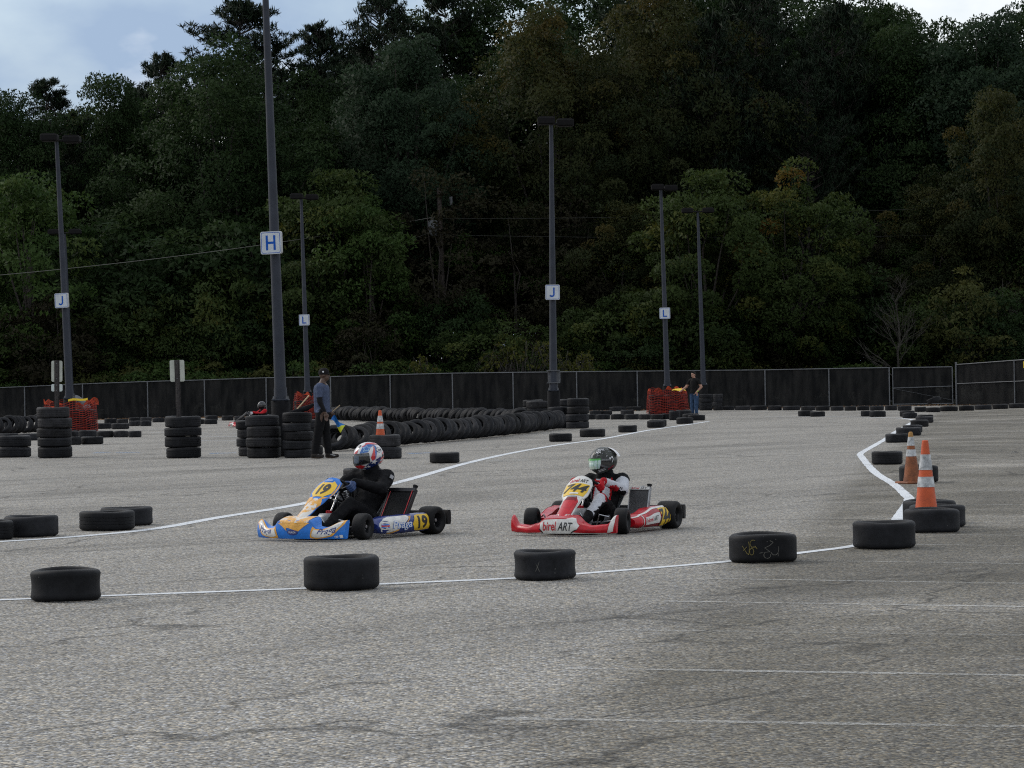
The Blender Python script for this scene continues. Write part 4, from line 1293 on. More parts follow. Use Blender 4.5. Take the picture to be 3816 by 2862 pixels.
def bare(name, seed, H, trunk_r=.10, depth=5, spread=.42, material='twig'):
    """leafless tree: a leader with many upswept side branches, each forking into fine twigs"""
    pr = random.Random(seed)
    mb = MB()
    def twig(p, d, L_, r, lev):
        q = p + d * L_; mid = p.lerp(q, .5) + Vector((pr.uniform(-.05, .05), pr.uniform(-.05, .05), pr.uniform(-.02, .06))) * L_
        mb.tube([p, mid, q], [r, r * .8, r * .5], 4, cap=False)
        if lev <= 0:
            return
        for k in range(4):
            t = pr.uniform(.25, 1.0); b = p.lerp(q, t)
            nd = (d + Vector((pr.uniform(-1, 1), pr.uniform(-1, 1), pr.uniform(-.2, .6))) * spread).normalized()
            twig(b, nd, L_ * pr.uniform(.35, .62), r * .52, lev - 1)
    pts = [Vector((pr.uniform(-.1, .1) * i / 4, pr.uniform(-.1, .1) * i / 4, H * i / 10)) for i in range(11)]
    mb.tube(pts, [trunk_r * (1 - .92 * i / 10) for i in range(11)], 6)
    for k in range(34):
        t = pr.uniform(.16, .95); p = pts[int(t * 10)].lerp(pts[min(10, int(t * 10) + 1)], t * 10 % 1)
        az = pr.uniform(0, 6.28); el = pr.uniform(.5, 1.1)
        d = Vector((math.cos(az) * math.cos(el), math.sin(az) * math.cos(el), math.sin(el)))
        twig(p, d, H * .34 * (1.15 - t), trunk_r * .32 * (1.1 - t), 2)
    me = mb.mesh(name, 60); me.materials.append(M[material])
    return me

KIND = {
    'oak_a': broadleaf('oak_tree', 1, 19, 5.6, 1.5, 'oak', 230, 380, .205, 1.3),
    'oak_b': broadleaf('oak_tree', 2, 19, 5.0, 3.0, 'oak', 210, 380, .205, 1.25),
    'maple_a': broadleaf('maple_tree', 3, 19, 4.4, 4.0, 'maple', 210, 380, .20, 1.15, lump=.14),
    'autumn_a': broadleaf('turning_oak', 4, 21, 6.4, 5.5, 'autumn', 230, 340, .205, 1.25, topbias=.5, hollow=.45),
    'autumn_b': broadleaf('turning_oak', 5, 16, 4.6, 2.5, 'autumn', 170, 300, .20, 1.1, topbias=.3, hollow=.35),
    'mixed_a': broadleaf('yellowing_maple', 6, 10.6, 3.5, 1.0, 'mixed', 150, 260, .19, .85, topbias=.15, trunk_r=.16),
    'mixed_b': broadleaf('yellowing_maple', 7, 11, 3.3, 1.0, 'mixed', 150, 260, .19, .80, topbias=.15, trunk_r=.16),
    'light_a': broadleaf('light_green_tree', 8, 10.5, 3.1, 1.0, 'light', 90, 170, .20, .85, trunk_r=.14),
    'column_a': broadleaf('columnar_tree', 9, 9.8, 2.0, .5, 'light', 95, 170, .18, .75, trunk_r=.12, lump=.24),
    'dry_a': broadleaf('russet_scrub_tree', 10, 10, 3.2, 1.0, 'dry', 90, 130, .18, .8, trunk_r=.12, hollow=.3),
    'shrub_a': broadleaf('dense_shrub', 11, 5.2, 2.1, .2, 'oak', 60, 190, .16, .62, trunk_r=.07),
    'shrub_b': broadleaf('dense_shrub', 12, 4.4, 2.3, .2, 'mixed', 60, 170, .16, .62, trunk_r=.07, hollow=.35),
    'shrub_c': broadleaf('dry_shrub', 13, 4.2, 2.0, .2, 'dry', 55, 130, .15, .6, trunk_r=.06, hollow=.3),
    'sparse_a': broadleaf('sparse_shrub', 14, 6.0, 2.2, .6, 'sparse', 85, 70, .20, .60, trunk_r=.08, hollow=.25),
    'weed_a': broadleaf('weed_clump', 15, 1.9, 1.3, .1, 'sparse', 40, 90, .13, .40, trunk_r=.03),
    'weed_b': broadleaf('weed_clump', 16, 2.1, 1.4, .1, 'light', 40, 90, .13, .42, trunk_r=.03),
    'pine_a': pine('pine_tree', 21, 22, 4.2, 8, 130),
    'pine_b': pine('pine_tree', 22, 22, 3.6, 5, 150),
    'pine_c': pine('pine_tree', 23, 20, 4.6, 3, 190),
}
H0 = {'oak_a': 20.2, 'oak_b': 20.1, 'maple_a': 20, 'autumn_a': 22, 'autumn_b': 17, 'mixed_a': 11.3, 'mixed_b': 11.7, 'light_a': 11.2, 'column_a': 10.5, 'dry_a': 10.7, 'shrub_a': 5.7, 'shrub_b': 4.9, 'shrub_c': 4.7, 'sparse_a': 6.5, 'weed_a': 2.2, 'weed_b': 2.4, 'pine_a': 22.3, 'pine_b': 22.3, 'pine_c': 20.3}
for k_, (cr, tr) in KIND.items():
    co = np.empty(len(cr.vertices) * 3, np.float32); cr.vertices.foreach_get('co', co)
    H0[k_] = float(np.percentile(co[2::3], 99.7))
TR = random.Random(77)
def tree(kind, u, vtop, Y, name, label, cat='tree', group=None, wide=1.0, rot=None):
    cr, tr = KIND[kind]
    top = at(u, vtop, Y)
    s = top.z / H0[kind]
    x = at(u, 1420, Y).x
    e = empty(name, (x, Y, -.03), TR.uniform(0, 6.28) if rot is None else rot)
    e.scale = (s * wide, s * wide, s)
    tag(e, label, cat, group)
    a = bpy.data.objects.new('crown', cr); COL.objects.link(a); a.parent = e
    b_ = bpy.data.objects.new('trunk', tr); COL.objects.link(b_); b_.parent = e
    return e
# --- front row, told apart one by one
tree('oak_a', 860, 185, 156, 'oak_tree', 'huge round crowned oak with lighter leaves down its sunlit edge', wide=1.0, rot=1.0)
tree('maple_a', 1530, 150, 157, 'maple_tree', 'tall grey green maple with drooping leaves next to the huge oak', wide=.95)
tree('autumn_a', 2080, 60, 158, 'turning_oak', 'tall oak turning orange at its top above the J lamp post', wide=.92)
tree('autumn_a', 2520, -60, 161, 'turning_oak', 'tall turning oak whose brown crown rises behind the maples', wide=.85)
tree('light_a', 120, 655, 147.5, 'light_green_tree', 'lighter green tree behind the near J lamp post', wide=1.05)
tree('column_a', 1385, 735, 147, 'columnar_tree', 'narrow green columnar tree between the L and J lamp posts', wide=1.0)
tree('dry_a', 1640, 640, 150, 'russet_scrub_tree', 'reddish brown scrub tree wrapped round the utility pole')
tree('dry_a', 1930, 760, 150.5, 'russet_scrub_tree', 'dull russet scrub tree behind the far J lamp post')
tree('mixed_a', 2640, 640, 146.5, 'yellowing_maple', 'broad yellowing maple behind the unlettered lamp post', wide=1.0, rot=.4)
tree('mixed_b', 2980, 612, 147.5, 'yellowing_maple', 'broad green maple with orange patches beside its yellowing twin', wide=1.0, rot=2.0)
tree('sparse_a', 3600, 1000, 144, 'sparse_shrub', 'thin leaved olive shrub leaning over the gate', 'shrub', wide=1.0)
tree('autumn_b', 3720, 340, 151, 'turning_oak', 'slender turning tree above the fence run beyond the gate', wide=.8)
tree('shrub_b', 770, 1010, 147, 'dense_shrub', 'pointed olive shrub under the huge oak', 'shrub', wide=.85)
# --- skyline pines
for k_, u, v, Y, w, lab in [('pine_a', 920, 8, 167, 1.35, 'tall flat topped pine breaking the skyline behind the H lamp post'), ('pine_b', 1205, 95, 169, 1.15, 'shorter pine in the dip of the skyline beside the tallest pine'), ('pine_c', 1440, -10, 171, 1.0, 'broad dark pine behind the grey green maple'),
                     ('pine_a', 1680, -60, 173, .95, 'tall pine with its top out of frame behind the turning oak'), ('pine_b', 195, 300, 161, 1.3, 'dark pine with a pointed leader above the near J lamp post'), ('pine_a', 620, 205, 165, 1.0, 'ragged pine peeping over the shoulder of the huge oak'),
                     ('pine_c', 2830, -60, 163, 1.0, 'dark full bodied pine above the yellowing maples'), ('pine_c', 3130, 20, 164, .95, 'dark full bodied pine above the bare tree')]:
    tree(k_, u, v, Y, 'pine_tree', lab, wide=w)
for k_, u, v, Y, w, lab in [('oak_b', 40, 350, 158, .8, 'dark round tree at the open end of the wood'), ('oak_b', 430, 290, 162, .7, 'loose crowned tree with sky showing through beside the huge oak')]:
    tree(k_, u, v, Y, 'broadleaf_tree', lab, wide=w)
for k_, u, v, Y, w, lab in [('oak_b', 3420, 95, 164, .85, 'green tree closing the skyline above the gate'), ('maple_a', 3690, 62, 162, .95, 'green leafy tree above the fence run beyond the gate'), ('oak_b', 3280, 20, 168, .8, 'tall green tree beside the dark pines')]:
    tree(k_, u, v, Y, 'broadleaf_tree', lab, wide=w)
# --- the rest of the wood behind, told apart only by place
LB = 'broadleaf tree deep in the wood behind the front row'
LPi = 'pine deep in the wood behind the front row'
for k_, u, v, Y, w in [('oak_a', -180, 380, 166, .8), ('oak_b', 330, 420, 170, .9), ('pine_c', 30, 430, 172, .9), ('pine_c', 520, 330, 173, .9), ('oak_a', 1100, 260, 170, .9), ('maple_a', 1330, 200, 176, 1.0), ('oak_b', 1820, -40, 176, 1.0),
                       ('oak_a', 2250, -120, 178, 1.0), ('pine_c', 2420, -100, 172, 1.0), ('oak_b', 2620, -140, 176, 1.0), ('oak_a', 2950, -80, 180, 1.0), ('pine_c', 2680, 60, 158, .9), ('oak_b', 3320, 60, 178, .9), ('oak_a', 3560, 130, 176, .9), ('oak_b', 3860, 40, 170, .9), ('oak_a', 4080, 60, 163, 1.0), ('maple_a', -330, 400, 160, 1.0), ('autumn_b', 2300, 330, 165, 1.1), ('oak_b', 1730, 300, 166, 1.0), ('pine_c', 3020, 230, 157, .8), ('oak_a', 700, 330, 174, 1.0), ('oak_b', 950, 240, 178, 1.0), ('oak_a', 1480, 160, 182, 1.0), ('oak_b', 2040, 120, 168, 1.0), ('maple_a', 210, 470, 168, 1.1), ('oak_b', -60, 480, 164, 1.1), ('oak_a', 1250, 300, 164, .8), ('oak_a', 2800, 40, 170, 1.0), ('oak_b', 3130, 60, 172, 1.0), ('oak_a', 3740, 180, 170, 1.0)]:
    tree(k_, u, v, Y, 'pine_tree' if k_.startswith('pine') else 'broadleaf_tree', LPi if k_.startswith('pine') else LB, group='trees deep in the wood', wide=w)
# --- understory behind the fence
LU = {'shrub_a': 'dense dark green shrub in the understory behind the fence', 'shrub_b': 'olive yellow shrub in the understory behind the fence', 'shrub_c': 'russet shrub in the understory behind the fence', 'dry_a': 'russet scrub tree in the understory behind the fence', 'column_a': 'upright green sapling in the understory behind the fence', 'mixed_a': 'small yellowing tree in the understory behind the fence', 'autumn_b': 'small turning tree in the understory behind the fence', 'light_a': 'small light green tree in the understory behind the fence'}
UR = random.Random(9)
us_ = list(range(-260, 4100, 150))
for i, u in enumerate(us_):
    k_ = UR.choice(['shrub_a', 'shrub_a', 'shrub_b', 'shrub_c'])
    if 3180 < u < 3450:
        continue
    v = UR.uniform(1080, 1230)
    tree(k_, u + UR.uniform(-30, 30), v, 146 + UR.uniform(-1.5, 3), 'dense_shrub' if k_ != 'shrub_c' else 'dry_shrub', LU[k_], 'shrub', 'understory shrubs behind the fence', wide=UR.uniform(.95, 1.25))
for u, v, k_ in [(420, 820, 'shrub_a'), (600, 880, 'shrub_a'), (980, 760, 'shrub_a'), (1130, 900, 'shrub_b'), (330, 950, 'shrub_a'), (-60, 800, 'light_a'), (2150, 700, 'dry_a'), (2330, 760, 'autumn_b'), (1780, 880, 'column_a'), (2060, 930, 'column_a'), (3250, 820, 'dry_a'), (3450, 700, 'autumn_b'), (3800, 720, 'autumn_b'), (1250, 640, 'mixed_a'), (2420, 830, 'mixed_a'), (2800, 880, 'autumn_b'), (3400, 900, 'column_a'), (3950, 800, 'light_a'), (3230, 1160, 'shrub_a'), (3330, 1120, 'shrub_a'), (3440, 1150, 'shrub_b'), (3190, 1000, 'shrub_a')]:
    tree(k_, u, v, UR.uniform(149.5, 154), 'understory_tree', LU[k_], 'shrub' if k_.startswith('shrub') else 'tree', 'understory shrubs behind the fence', wide=1.15 if k_.startswith('shrub') else 1.0)
for i, u in enumerate(range(-150, 3300, 105)):
    k_ = UR.choice(['weed_a', 'weed_b'])
    tree(k_, u + UR.uniform(-40, 40), UR.uniform(1335, 1395), 144.3 + UR.uniform(-.2, .8), 'weed_clump', 'weed clump showing over the fence top' if k_ == 'weed_a' else 'green weed clump showing over the fence top', 'weeds', 'weeds along the fence', wide=UR.uniform(.9, 1.4))
# --- bare tree by the gate
bt = link('bare_tree', bare('bare_tree', 31, 6.6, .085, 6, .50), M['twig'], None, (at(3352, 1400, 143.5).x, 143.5, -.03))
bt.name = 'bare_tree'
tag(bt, 'leafless grey tree with fine upswept branches behind the gate', 'tree')
b2 = link('bare_tree', bare('bare_tree', 33, 6.4, .07, 5, .5), M['twig'], None, (at(3740, 1400, 146).x, 146, -.03))
tag(b2, 'second leafless tree standing behind the thin olive shrub', 'tree')
# --- weeping bush with few yellow green leaves, hanging over the fence
def weeping(u, v, Y, seed, n=46, label='', rx=2.2, hang=1.4):
    pr = random.Random(seed); rng = np.random.default_rng(seed)
    top = at(u, v, Y)
    e = empty('weeping_bush', (top.x, Y, 0)); tag(e, label, 'bush')
    mb = MB(); cents = []
    for i in range(n):
        az = pr.uniform(0, 6.28); Lr = rx * pr.uniform(.4, 1.1); h = (top.z) * pr.uniform(.72, 1.04)
        pts = []
        for k in range(9):
            t = k / 8
            r = Lr * t ** .8
            z = h * (math.sin(min(1, t * 1.25) * math.pi / 2)) - (max(0, t - .45) / .55) ** 1.7 * hang * pr.uniform(.7, 1.2)
            pts.append(Vector((r * math.cos(az) + pr.uniform(-.05, .05), r * math.sin(az) * .55 - .25 * t + pr.uniform(-.05, .05), max(.2, z))))
        mb.tube(pts, [.022 * (1 - .8 * k / 8) for k in range(9)], 4, cap=False)
        for k in range(4, 9):
            if pr.random() < .55:
                cents.append((pts[k] + Vector((pr.uniform(-.1, .1), pr.uniform(-.1, .1), pr.uniform(-.1, .1))))[:])
    mb.build('branches', M['twig'], e, 60)
    cents = np.array(cents)
    v_, t_, _ = leaf_arrays(cents, 7, np.full(len(cents), .16), .15, rng, aspect=.6, shell=.2)
    link('leaves', leaf_mesh('weeping_leaves', v_, t_, LEAF['vine']), LEAF['vine'], e)
weeping(1940, 1245, 142.9, 41, 60, 'weeping bush of arching twigs with sparse yellow leaves by the far J lamp post', 2.6, 1.6)
weeping(2130, 1290, 142.9, 42, 30, 'smaller twiggy bush with sparse leaves next to the weeping bush', 1.8, 1.2)
weeping(1570, 1320, 142.8, 43, 16, 'straggling vine with a few bright leaves over the fence', 1.1, .8)
# --- utility pole, transformer and cables
up = at(1640, 700, 151.6)
e = empty('utility_pole', (at(1662, 1400, 151.6).x, 151.6, 0)); e.rotation_euler = (0, R(-1.0), 0)
tag(e, 'wooden utility pole with a grey transformer lost in the russet trees', 'utility pole')
mb = MB(); mb.tube([(0, 0, 0), (0, 0, 6), (0, 0, up.z)], [.17, .15, .12], 10); mb.build('pole', M['upole'], e, 60)
zt_ = at(1612, 850, 151.6).z
mb = MB(); mb.lathe([(0, -.42), (.25, -.42), (.27, -.36), (.27, .34), (.24, .40), (0, .42)], 16, mtx=Matrix.Translation((-.40, -.10, zt_)))
tfm = mb.build('transformer', M['transformer'], e, 40)
mb = MB(); mb.tube([(-.40, -.10, zt_ + .40), (-.40, -.10, zt_ + .62)], [.07, .04], 8); mb.build('bushing', M['transformer'], tfm)
mb = MB(); mb.tube([(.62, -.12, up.z - .95), (.62, -.12, up.z - .5)], [.07, .09], 8); mb.build('insulator', M['transformer'], e)
def cable(a, b_, sag, label, r=.008, m='wire'):
    pts = []
    for i in range(25):
        t = i / 24
        p = a.lerp(b_, t); p.z -= sag * 4 * t * (1 - t); pts.append(p)
    o = a.copy()
    mb = MB(); mb.tube([p - o for p in pts], r, 5); c = mb.build('overhead_cable', M[m], None, 60, loc=o)
    tag(c, label, 'cable', 'overhead cables at the utility pole')
cable(at(-300, 1050, 138.0), at(1640, 805, 151.5), .35, 'thin overhead cable slung past the H lamp post to the utility pole', .012, 'wire_pale')
cable(at(1000, 1032, 146), at(1640, 850, 149), .3, 'lower cable running up to the transformer')
cable(at(1640, 815, 149), at(4100, 745, 152), .25, 'upper cable running from the utility pole behind the maples')
cable(at(1640, 875, 149), at(4100, 860, 152), .25, 'lower cable running from the utility pole behind the maples')
# --- the wood goes on behind, as one mass
rng = np.random.default_rng(12)
nc = 1500
cents = np.stack([rng.uniform(-70, 70, nc), rng.uniform(192, 206, nc), rng.uniform(.5, 1, nc) ** 1.0 * 0 + rng.uniform(0.5, 13.5, nc)], 1)
v_, t_, n_ = leaf_arrays(cents, 44, rng.uniform(1.2, 2.2, nc), .55, rng, flat=.8)
fw = link('woodland', leaf_mesh('woodland', v_, t_, LEAF['oak'], n_), LEAF['oak'])
tag(fw, 'dark mass of woodland seen through gaps between the trees', 'wood'); fw['kind'] = 'stuff'
# --- leaf litter blown against the fence
rng = np.random.default_rng(3)
n = 2600
xs = rng.uniform(-26, 27, n); ys = 138.2 + rng.normal(0, .55, n)
cents = np.stack([xs, np.clip(ys, 136, 139.4), np.full(n, .02)], 1)
v_, t_, _ = leaf_arrays(cents, 1, np.full(n, .01), .11, rng, droop=0, aspect=.7, flat=.3)
lt_ = link('leaf_litter', leaf_mesh('leaf_litter', v_, t_, M['litter']), M['litter'])
tag(lt_, 'brown fallen leaves blown against the foot of the fence', 'leaves'); lt_['kind'] = 'stuff'
n = 900
cents = np.stack([rng.uniform(-6, 12, n), 12 + 48 * rng.random(n) ** 1.6, np.full(n, .006)], 1)
v_, t_, _ = leaf_arrays(cents, 1, np.full(n, .003), .030, rng, droop=0, aspect=.5, flat=.1)
v_[:, 2] = .005 + rng.random(len(v_)) * .004
lt_ = link('grit', leaf_mesh('grit', v_, t_, M['rubber_old']), M['rubber_old'])
tag(lt_, 'dark crumbs of rubber and grit scattered on the asphalt', 'grit'); lt_['kind'] = 'stuff'
# ================================================================== bodies grown from joints
def capsule(mb, p0, r0, p1, r1, n=14):
    p0, p1 = Vector(p0), Vector(p1)
    d = p1 - p0
    if d.length < 1e-6:
        d = Vector((0, 0, 1e-3)); p1 = p0 + d
    t = d.normalized()
    path, rad = [], []
    for k in range(5):
        a = (k / 4) * math.pi / 2
        path.append(p0 - t * r0 * math.cos(a)); rad.append(max(1e-3, r0 * math.sin(a)))
    for k in range(5):
        a = (k / 4) * math.pi / 2
        path.append(p1 + t * r1 * math.sin(a)); rad.append(max(1e-3, r1 * math.cos(a)))
    ref = Vector((0, 0, 1)) if abs(t.z) < .9 else Vector((1, 0, 0))
    a = t.cross(ref).normalized(); b = t.cross(a).normalized()
    rings = [[p + (a * math.cos(2 * math.pi * j / n) + b * math.sin(2 * math.pi * j / n)) * r for j in range(n)] for p, r in zip(path, rad)]
    mb.loft(rings)
def ellipsoid(mb, c, rad, rot=None, n=16):
    c = Vector(c)
    rings = []
    for i in range(1, 12):
        th = math.pi * i / 12
        ring = []
        for j in range(n):
            ph = 2 * math.pi * j / n
            p = Vector((rad[0] * math.sin(th) * math.cos(ph), rad[1] * math.sin(th) * math.sin(ph), -rad[2] * math.cos(th)))
            ring.append(c + (rot @ p if rot is not None else p))
        rings.append(ring)
    mb.loft(rings)
def grow(mb, voxel, smooth=4, fold=0.0, fscale=9.0):
    """weld overlapping limbs into one continuous skin"""
    me = bpy.data.meshes.new('body'); me.from_pydata(mb.v, [], mb.f)
    bm = bmesh.new(); bm.from_mesh(me); bmesh.ops.recalc_face_normals(bm, faces=bm.faces); bm.to_mesh(me); bm.free()
    ob = bpy.data.objects.new('body', me); COL.objects.link(ob)
    rm = ob.modifiers.new('r', 'REMESH'); rm.mode = 'VOXEL'; rm.voxel_size = voxel
    sm = ob.modifiers.new('s', 'SMOOTH'); sm.iterations = smooth; sm.factor = .5
    if fold:
        tx = bpy.data.textures.get('cloth_folds') or bpy.data.textures.new('cloth_folds', 'CLOUDS')
        tx.noise_scale = .055; tx.noise_depth = 2
        dm = ob.modifiers.new('d', 'DISPLACE'); dm.texture = tx; dm.strength = fold; dm.mid_level = .5; dm.texture_coords = 'LOCAL'
    dg = bpy.context.evaluated_depsgraph_get()
    out = bpy.data.meshes.new_from_object(ob.evaluated_get(dg))
    bpy.data.objects.remove(ob); bpy.data.meshes.remove(me)
    out.polygons.foreach_set('use_smooth', [True] * len(out.polygons))
    return out
def paint(me, mats, fn):
    me.materials.clear()
    for m in mats:
        me.materials.append(m)
    idx = [fn(p.center, p.normal) for p in me.polygons]
    me.polygons.foreach_set('material_index', idx)
    return me

M['suit_black'] = mat('black_race_suit', (0.0065, 0.0065, 0.0075), 0.8, var=0.3, vscale=9, bump=0.2, bscale=60, spec=.12)
M['suit_white'] = mat('white_race_suit', (0.47, 0.48, 0.51), 0.75, var=0.06, vscale=9, bump=0.2, bscale=60, spec=.12)
M['suit_red'] = mat('red_race_suit', (0.36, 0.012, 0.018), 0.7, var=0.15, vscale=9, spec=.12)
M['glove_blue'] = mat('navy_glove', (0.022, 0.05, 0.14), 0.6, var=0.2, vscale=30)
M['white_print'] = mat('white_print', (0.62, 0.62, 0.63), 0.5, var=0.05)
M['grey_print'] = mat('grey_print', (0.20, 0.20, 0.21), 0.5, var=0.05)
M['black_print'] = mat('black_print', (0.010, 0.010, 0.011), 0.45, var=0.1)
M['red_print'] = mat('red_print', (0.42, 0.010, 0.018), 0.4, var=0.05)
M['maroon_print'] = mat('maroon_print', (0.16, 0.008, 0.022), 0.4, var=0.05)
M['plastic_black'] = mat('black_plastic', (0.011, 0.011, 0.012), 0.45, var=0.25, vscale=10, spec=.12)
M['frame_black'] = mat('black_frame_tube', (0.016, 0.016, 0.018), 0.35, 0.4, var=0.2)
M['chrome'] = mat('plated_tube', (0.50, 0.50, 0.51), 0.25, 1.0, var=0.1)
M['alloy'] = mat('cast_alloy', (0.34, 0.34, 0.35), 0.4, 0.8, var=0.2)
M['tank'] = mat('fuel_tank', (0.34, 0.35, 0.36), 0.35, var=0.12)
M['seat_shell'] = mat('seat_shell', (0.10, 0.105, 0.11), 0.3, var=0.2)
M['fin'] = mat('radiator_fin', (0.16, 0.16, 0.165), 0.5, 0.5, var=0.2)
M['core'] = mat('radiator_core', (0.008, 0.008, 0.009), 0.8, var=0.2)
M['kart_blue'] = mat('kart_blue', (0.016, 0.150, 0.52), 0.36, var=0.2, vscale=14, coat=.1, spec=.3)
M['kart_navy'] = mat('kart_navy', (0.014, 0.030, 0.16), 0.28, var=0.12, vscale=5, coat=.3)
M['kart_white'] = mat('kart_white', (0.58, 0.57, 0.54), 0.34, var=0.16, vscale=18, coat=.3)
M['kart_orange'] = mat('kart_orange', (0.64, 0.32, 0.045), 0.38, var=0.20, vscale=14)
M['kart_mottle'] = mat('orange_white_print', (0.64, 0.33, 0.06), 0.38, col2=(0.60, 0.58, 0.54), vscale=11)
for e_, p_ in zip(M['kart_mottle'].node_tree.nodes['Color Ramp'].color_ramp.elements, (.485, .53)):
    e_.position = p_
M['kart_yellow'] = mat('number_yellow', (0.66, 0.42, 0.020), 0.4, var=0.06)
M['kart_red'] = mat('kart_red', (0.42, 0.007, 0.015), 0.3, var=0.2, vscale=12, coat=.12, spec=.3)
M['kart_redblack'] = mat('red_black_fade', (0.42, 0.010, 0.018), 0.25, col2=(0.020, 0.004, 0.005), vscale=3.0, coat=.1, spec=.3)
M['visor_dark'] = mat('smoked_visor', (0.012, 0.012, 0.014), 0.08, spec=.8, coat=.6)
M['visor_painted_sheen'] = mat('painted_reflection', (0.10, 0.13, 0.17), 0.10, coat=.6)  # paler colour for the reflection painted on the visor
M['visor_iridium'] = mat('iridescent_visor', (0.50, 0.72, 0.74), 0.14, 0.2, col2=(0.66, 0.70, 0.52), vscale=6, coat=.8)
M['visor_green'] = mat('green_visor_strip', (0.06, 0.34, 0.055), 0.2, 0.2, coat=.5)
M['helm_white'] = mat('helmet_white', (0.62, 0.60, 0.60), 0.18, var=0.05, coat=.6)
M['helm_red'] = mat('helmet_red', (0.50, 0.022, 0.028), 0.2, var=0.12, coat=.6)
M['helm_blue'] = mat('helmet_blue', (0.022, 0.11, 0.34), 0.2, var=0.12, coat=.6)
M['helm_navy'] = mat('helmet_navy', (0.012, 0.025, 0.11), 0.2, var=0.2, coat=.6)
M['helm_sky'] = mat('helmet_pale_blue', (0.30, 0.48, 0.62), 0.2, var=0.1, coat=.6)
M['helm_black'] = mat('helmet_black', (0.010, 0.010, 0.012), 0.3, coat=.4)
M['helm_camo'] = mat('helmet_doodle', (0.010, 0.011, 0.010), 0.35, col2=(0.055, 0.060, 0.052), vscale=24, coat=.08, spec=.3)
M['skin_dark'] = mat('dark_skin', (0.075, 0.040, 0.026), 0.5, var=0.15, vscale=20)
M['skin_light'] = mat('light_skin', (0.36, 0.19, 0.13), 0.5, var=0.12, vscale=20)
M['denim_shirt'] = mat('blue_grey_shirt', (0.060, 0.076, 0.125), 0.85, var=0.2, vscale=30, spec=.12)
M['sleeve_black'] = mat('black_sleeve', (0.010, 0.010, 0.012), 0.85, var=0.2, spec=.12)
M['trousers_black'] = mat('black_trousers', (0.0075, 0.0075, 0.0085), 0.85, var=0.3, vscale=8, spec=.12)
M['jeans'] = mat('blue_jeans', (0.030, 0.055, 0.105), 0.85, var=0.4, vscale=12, spec=.12)
M['polo_black'] = mat('black_polo', (0.010, 0.0095, 0.0095), 0.85, var=0.25, spec=.12)
M['tee_grey'] = mat('grey_tee', (0.14, 0.145, 0.155), 0.85, var=0.2, spec=.12)
M['shoe'] = mat('dark_shoe', (0.030, 0.027, 0.026), 0.8, var=0.3, spec=.12)
M['shoe_sole'] = mat('brown_sole', (0.055, 0.038, 0.026), 0.8, var=0.3)
M['hair'] = mat('dark_hair', (0.012, 0.010, 0.009), 0.6, var=0.3, vscale=40, spec=.12)
M['cap'] = mat('black_cap', (0.010, 0.009, 0.010), 0.8, var=0.2, spec=.12)
M['flag_blue'] = mat('flag_blue', (0.012, 0.16, 0.52), 0.6, var=0.1)
M['flag_yellow'] = mat('flag_yellow', (0.55, 0.58, 0.025), 0.6, var=0.1)
M['wrist'] = mat('green_wristband', (0.28, 0.52, 0.05), 0.6)

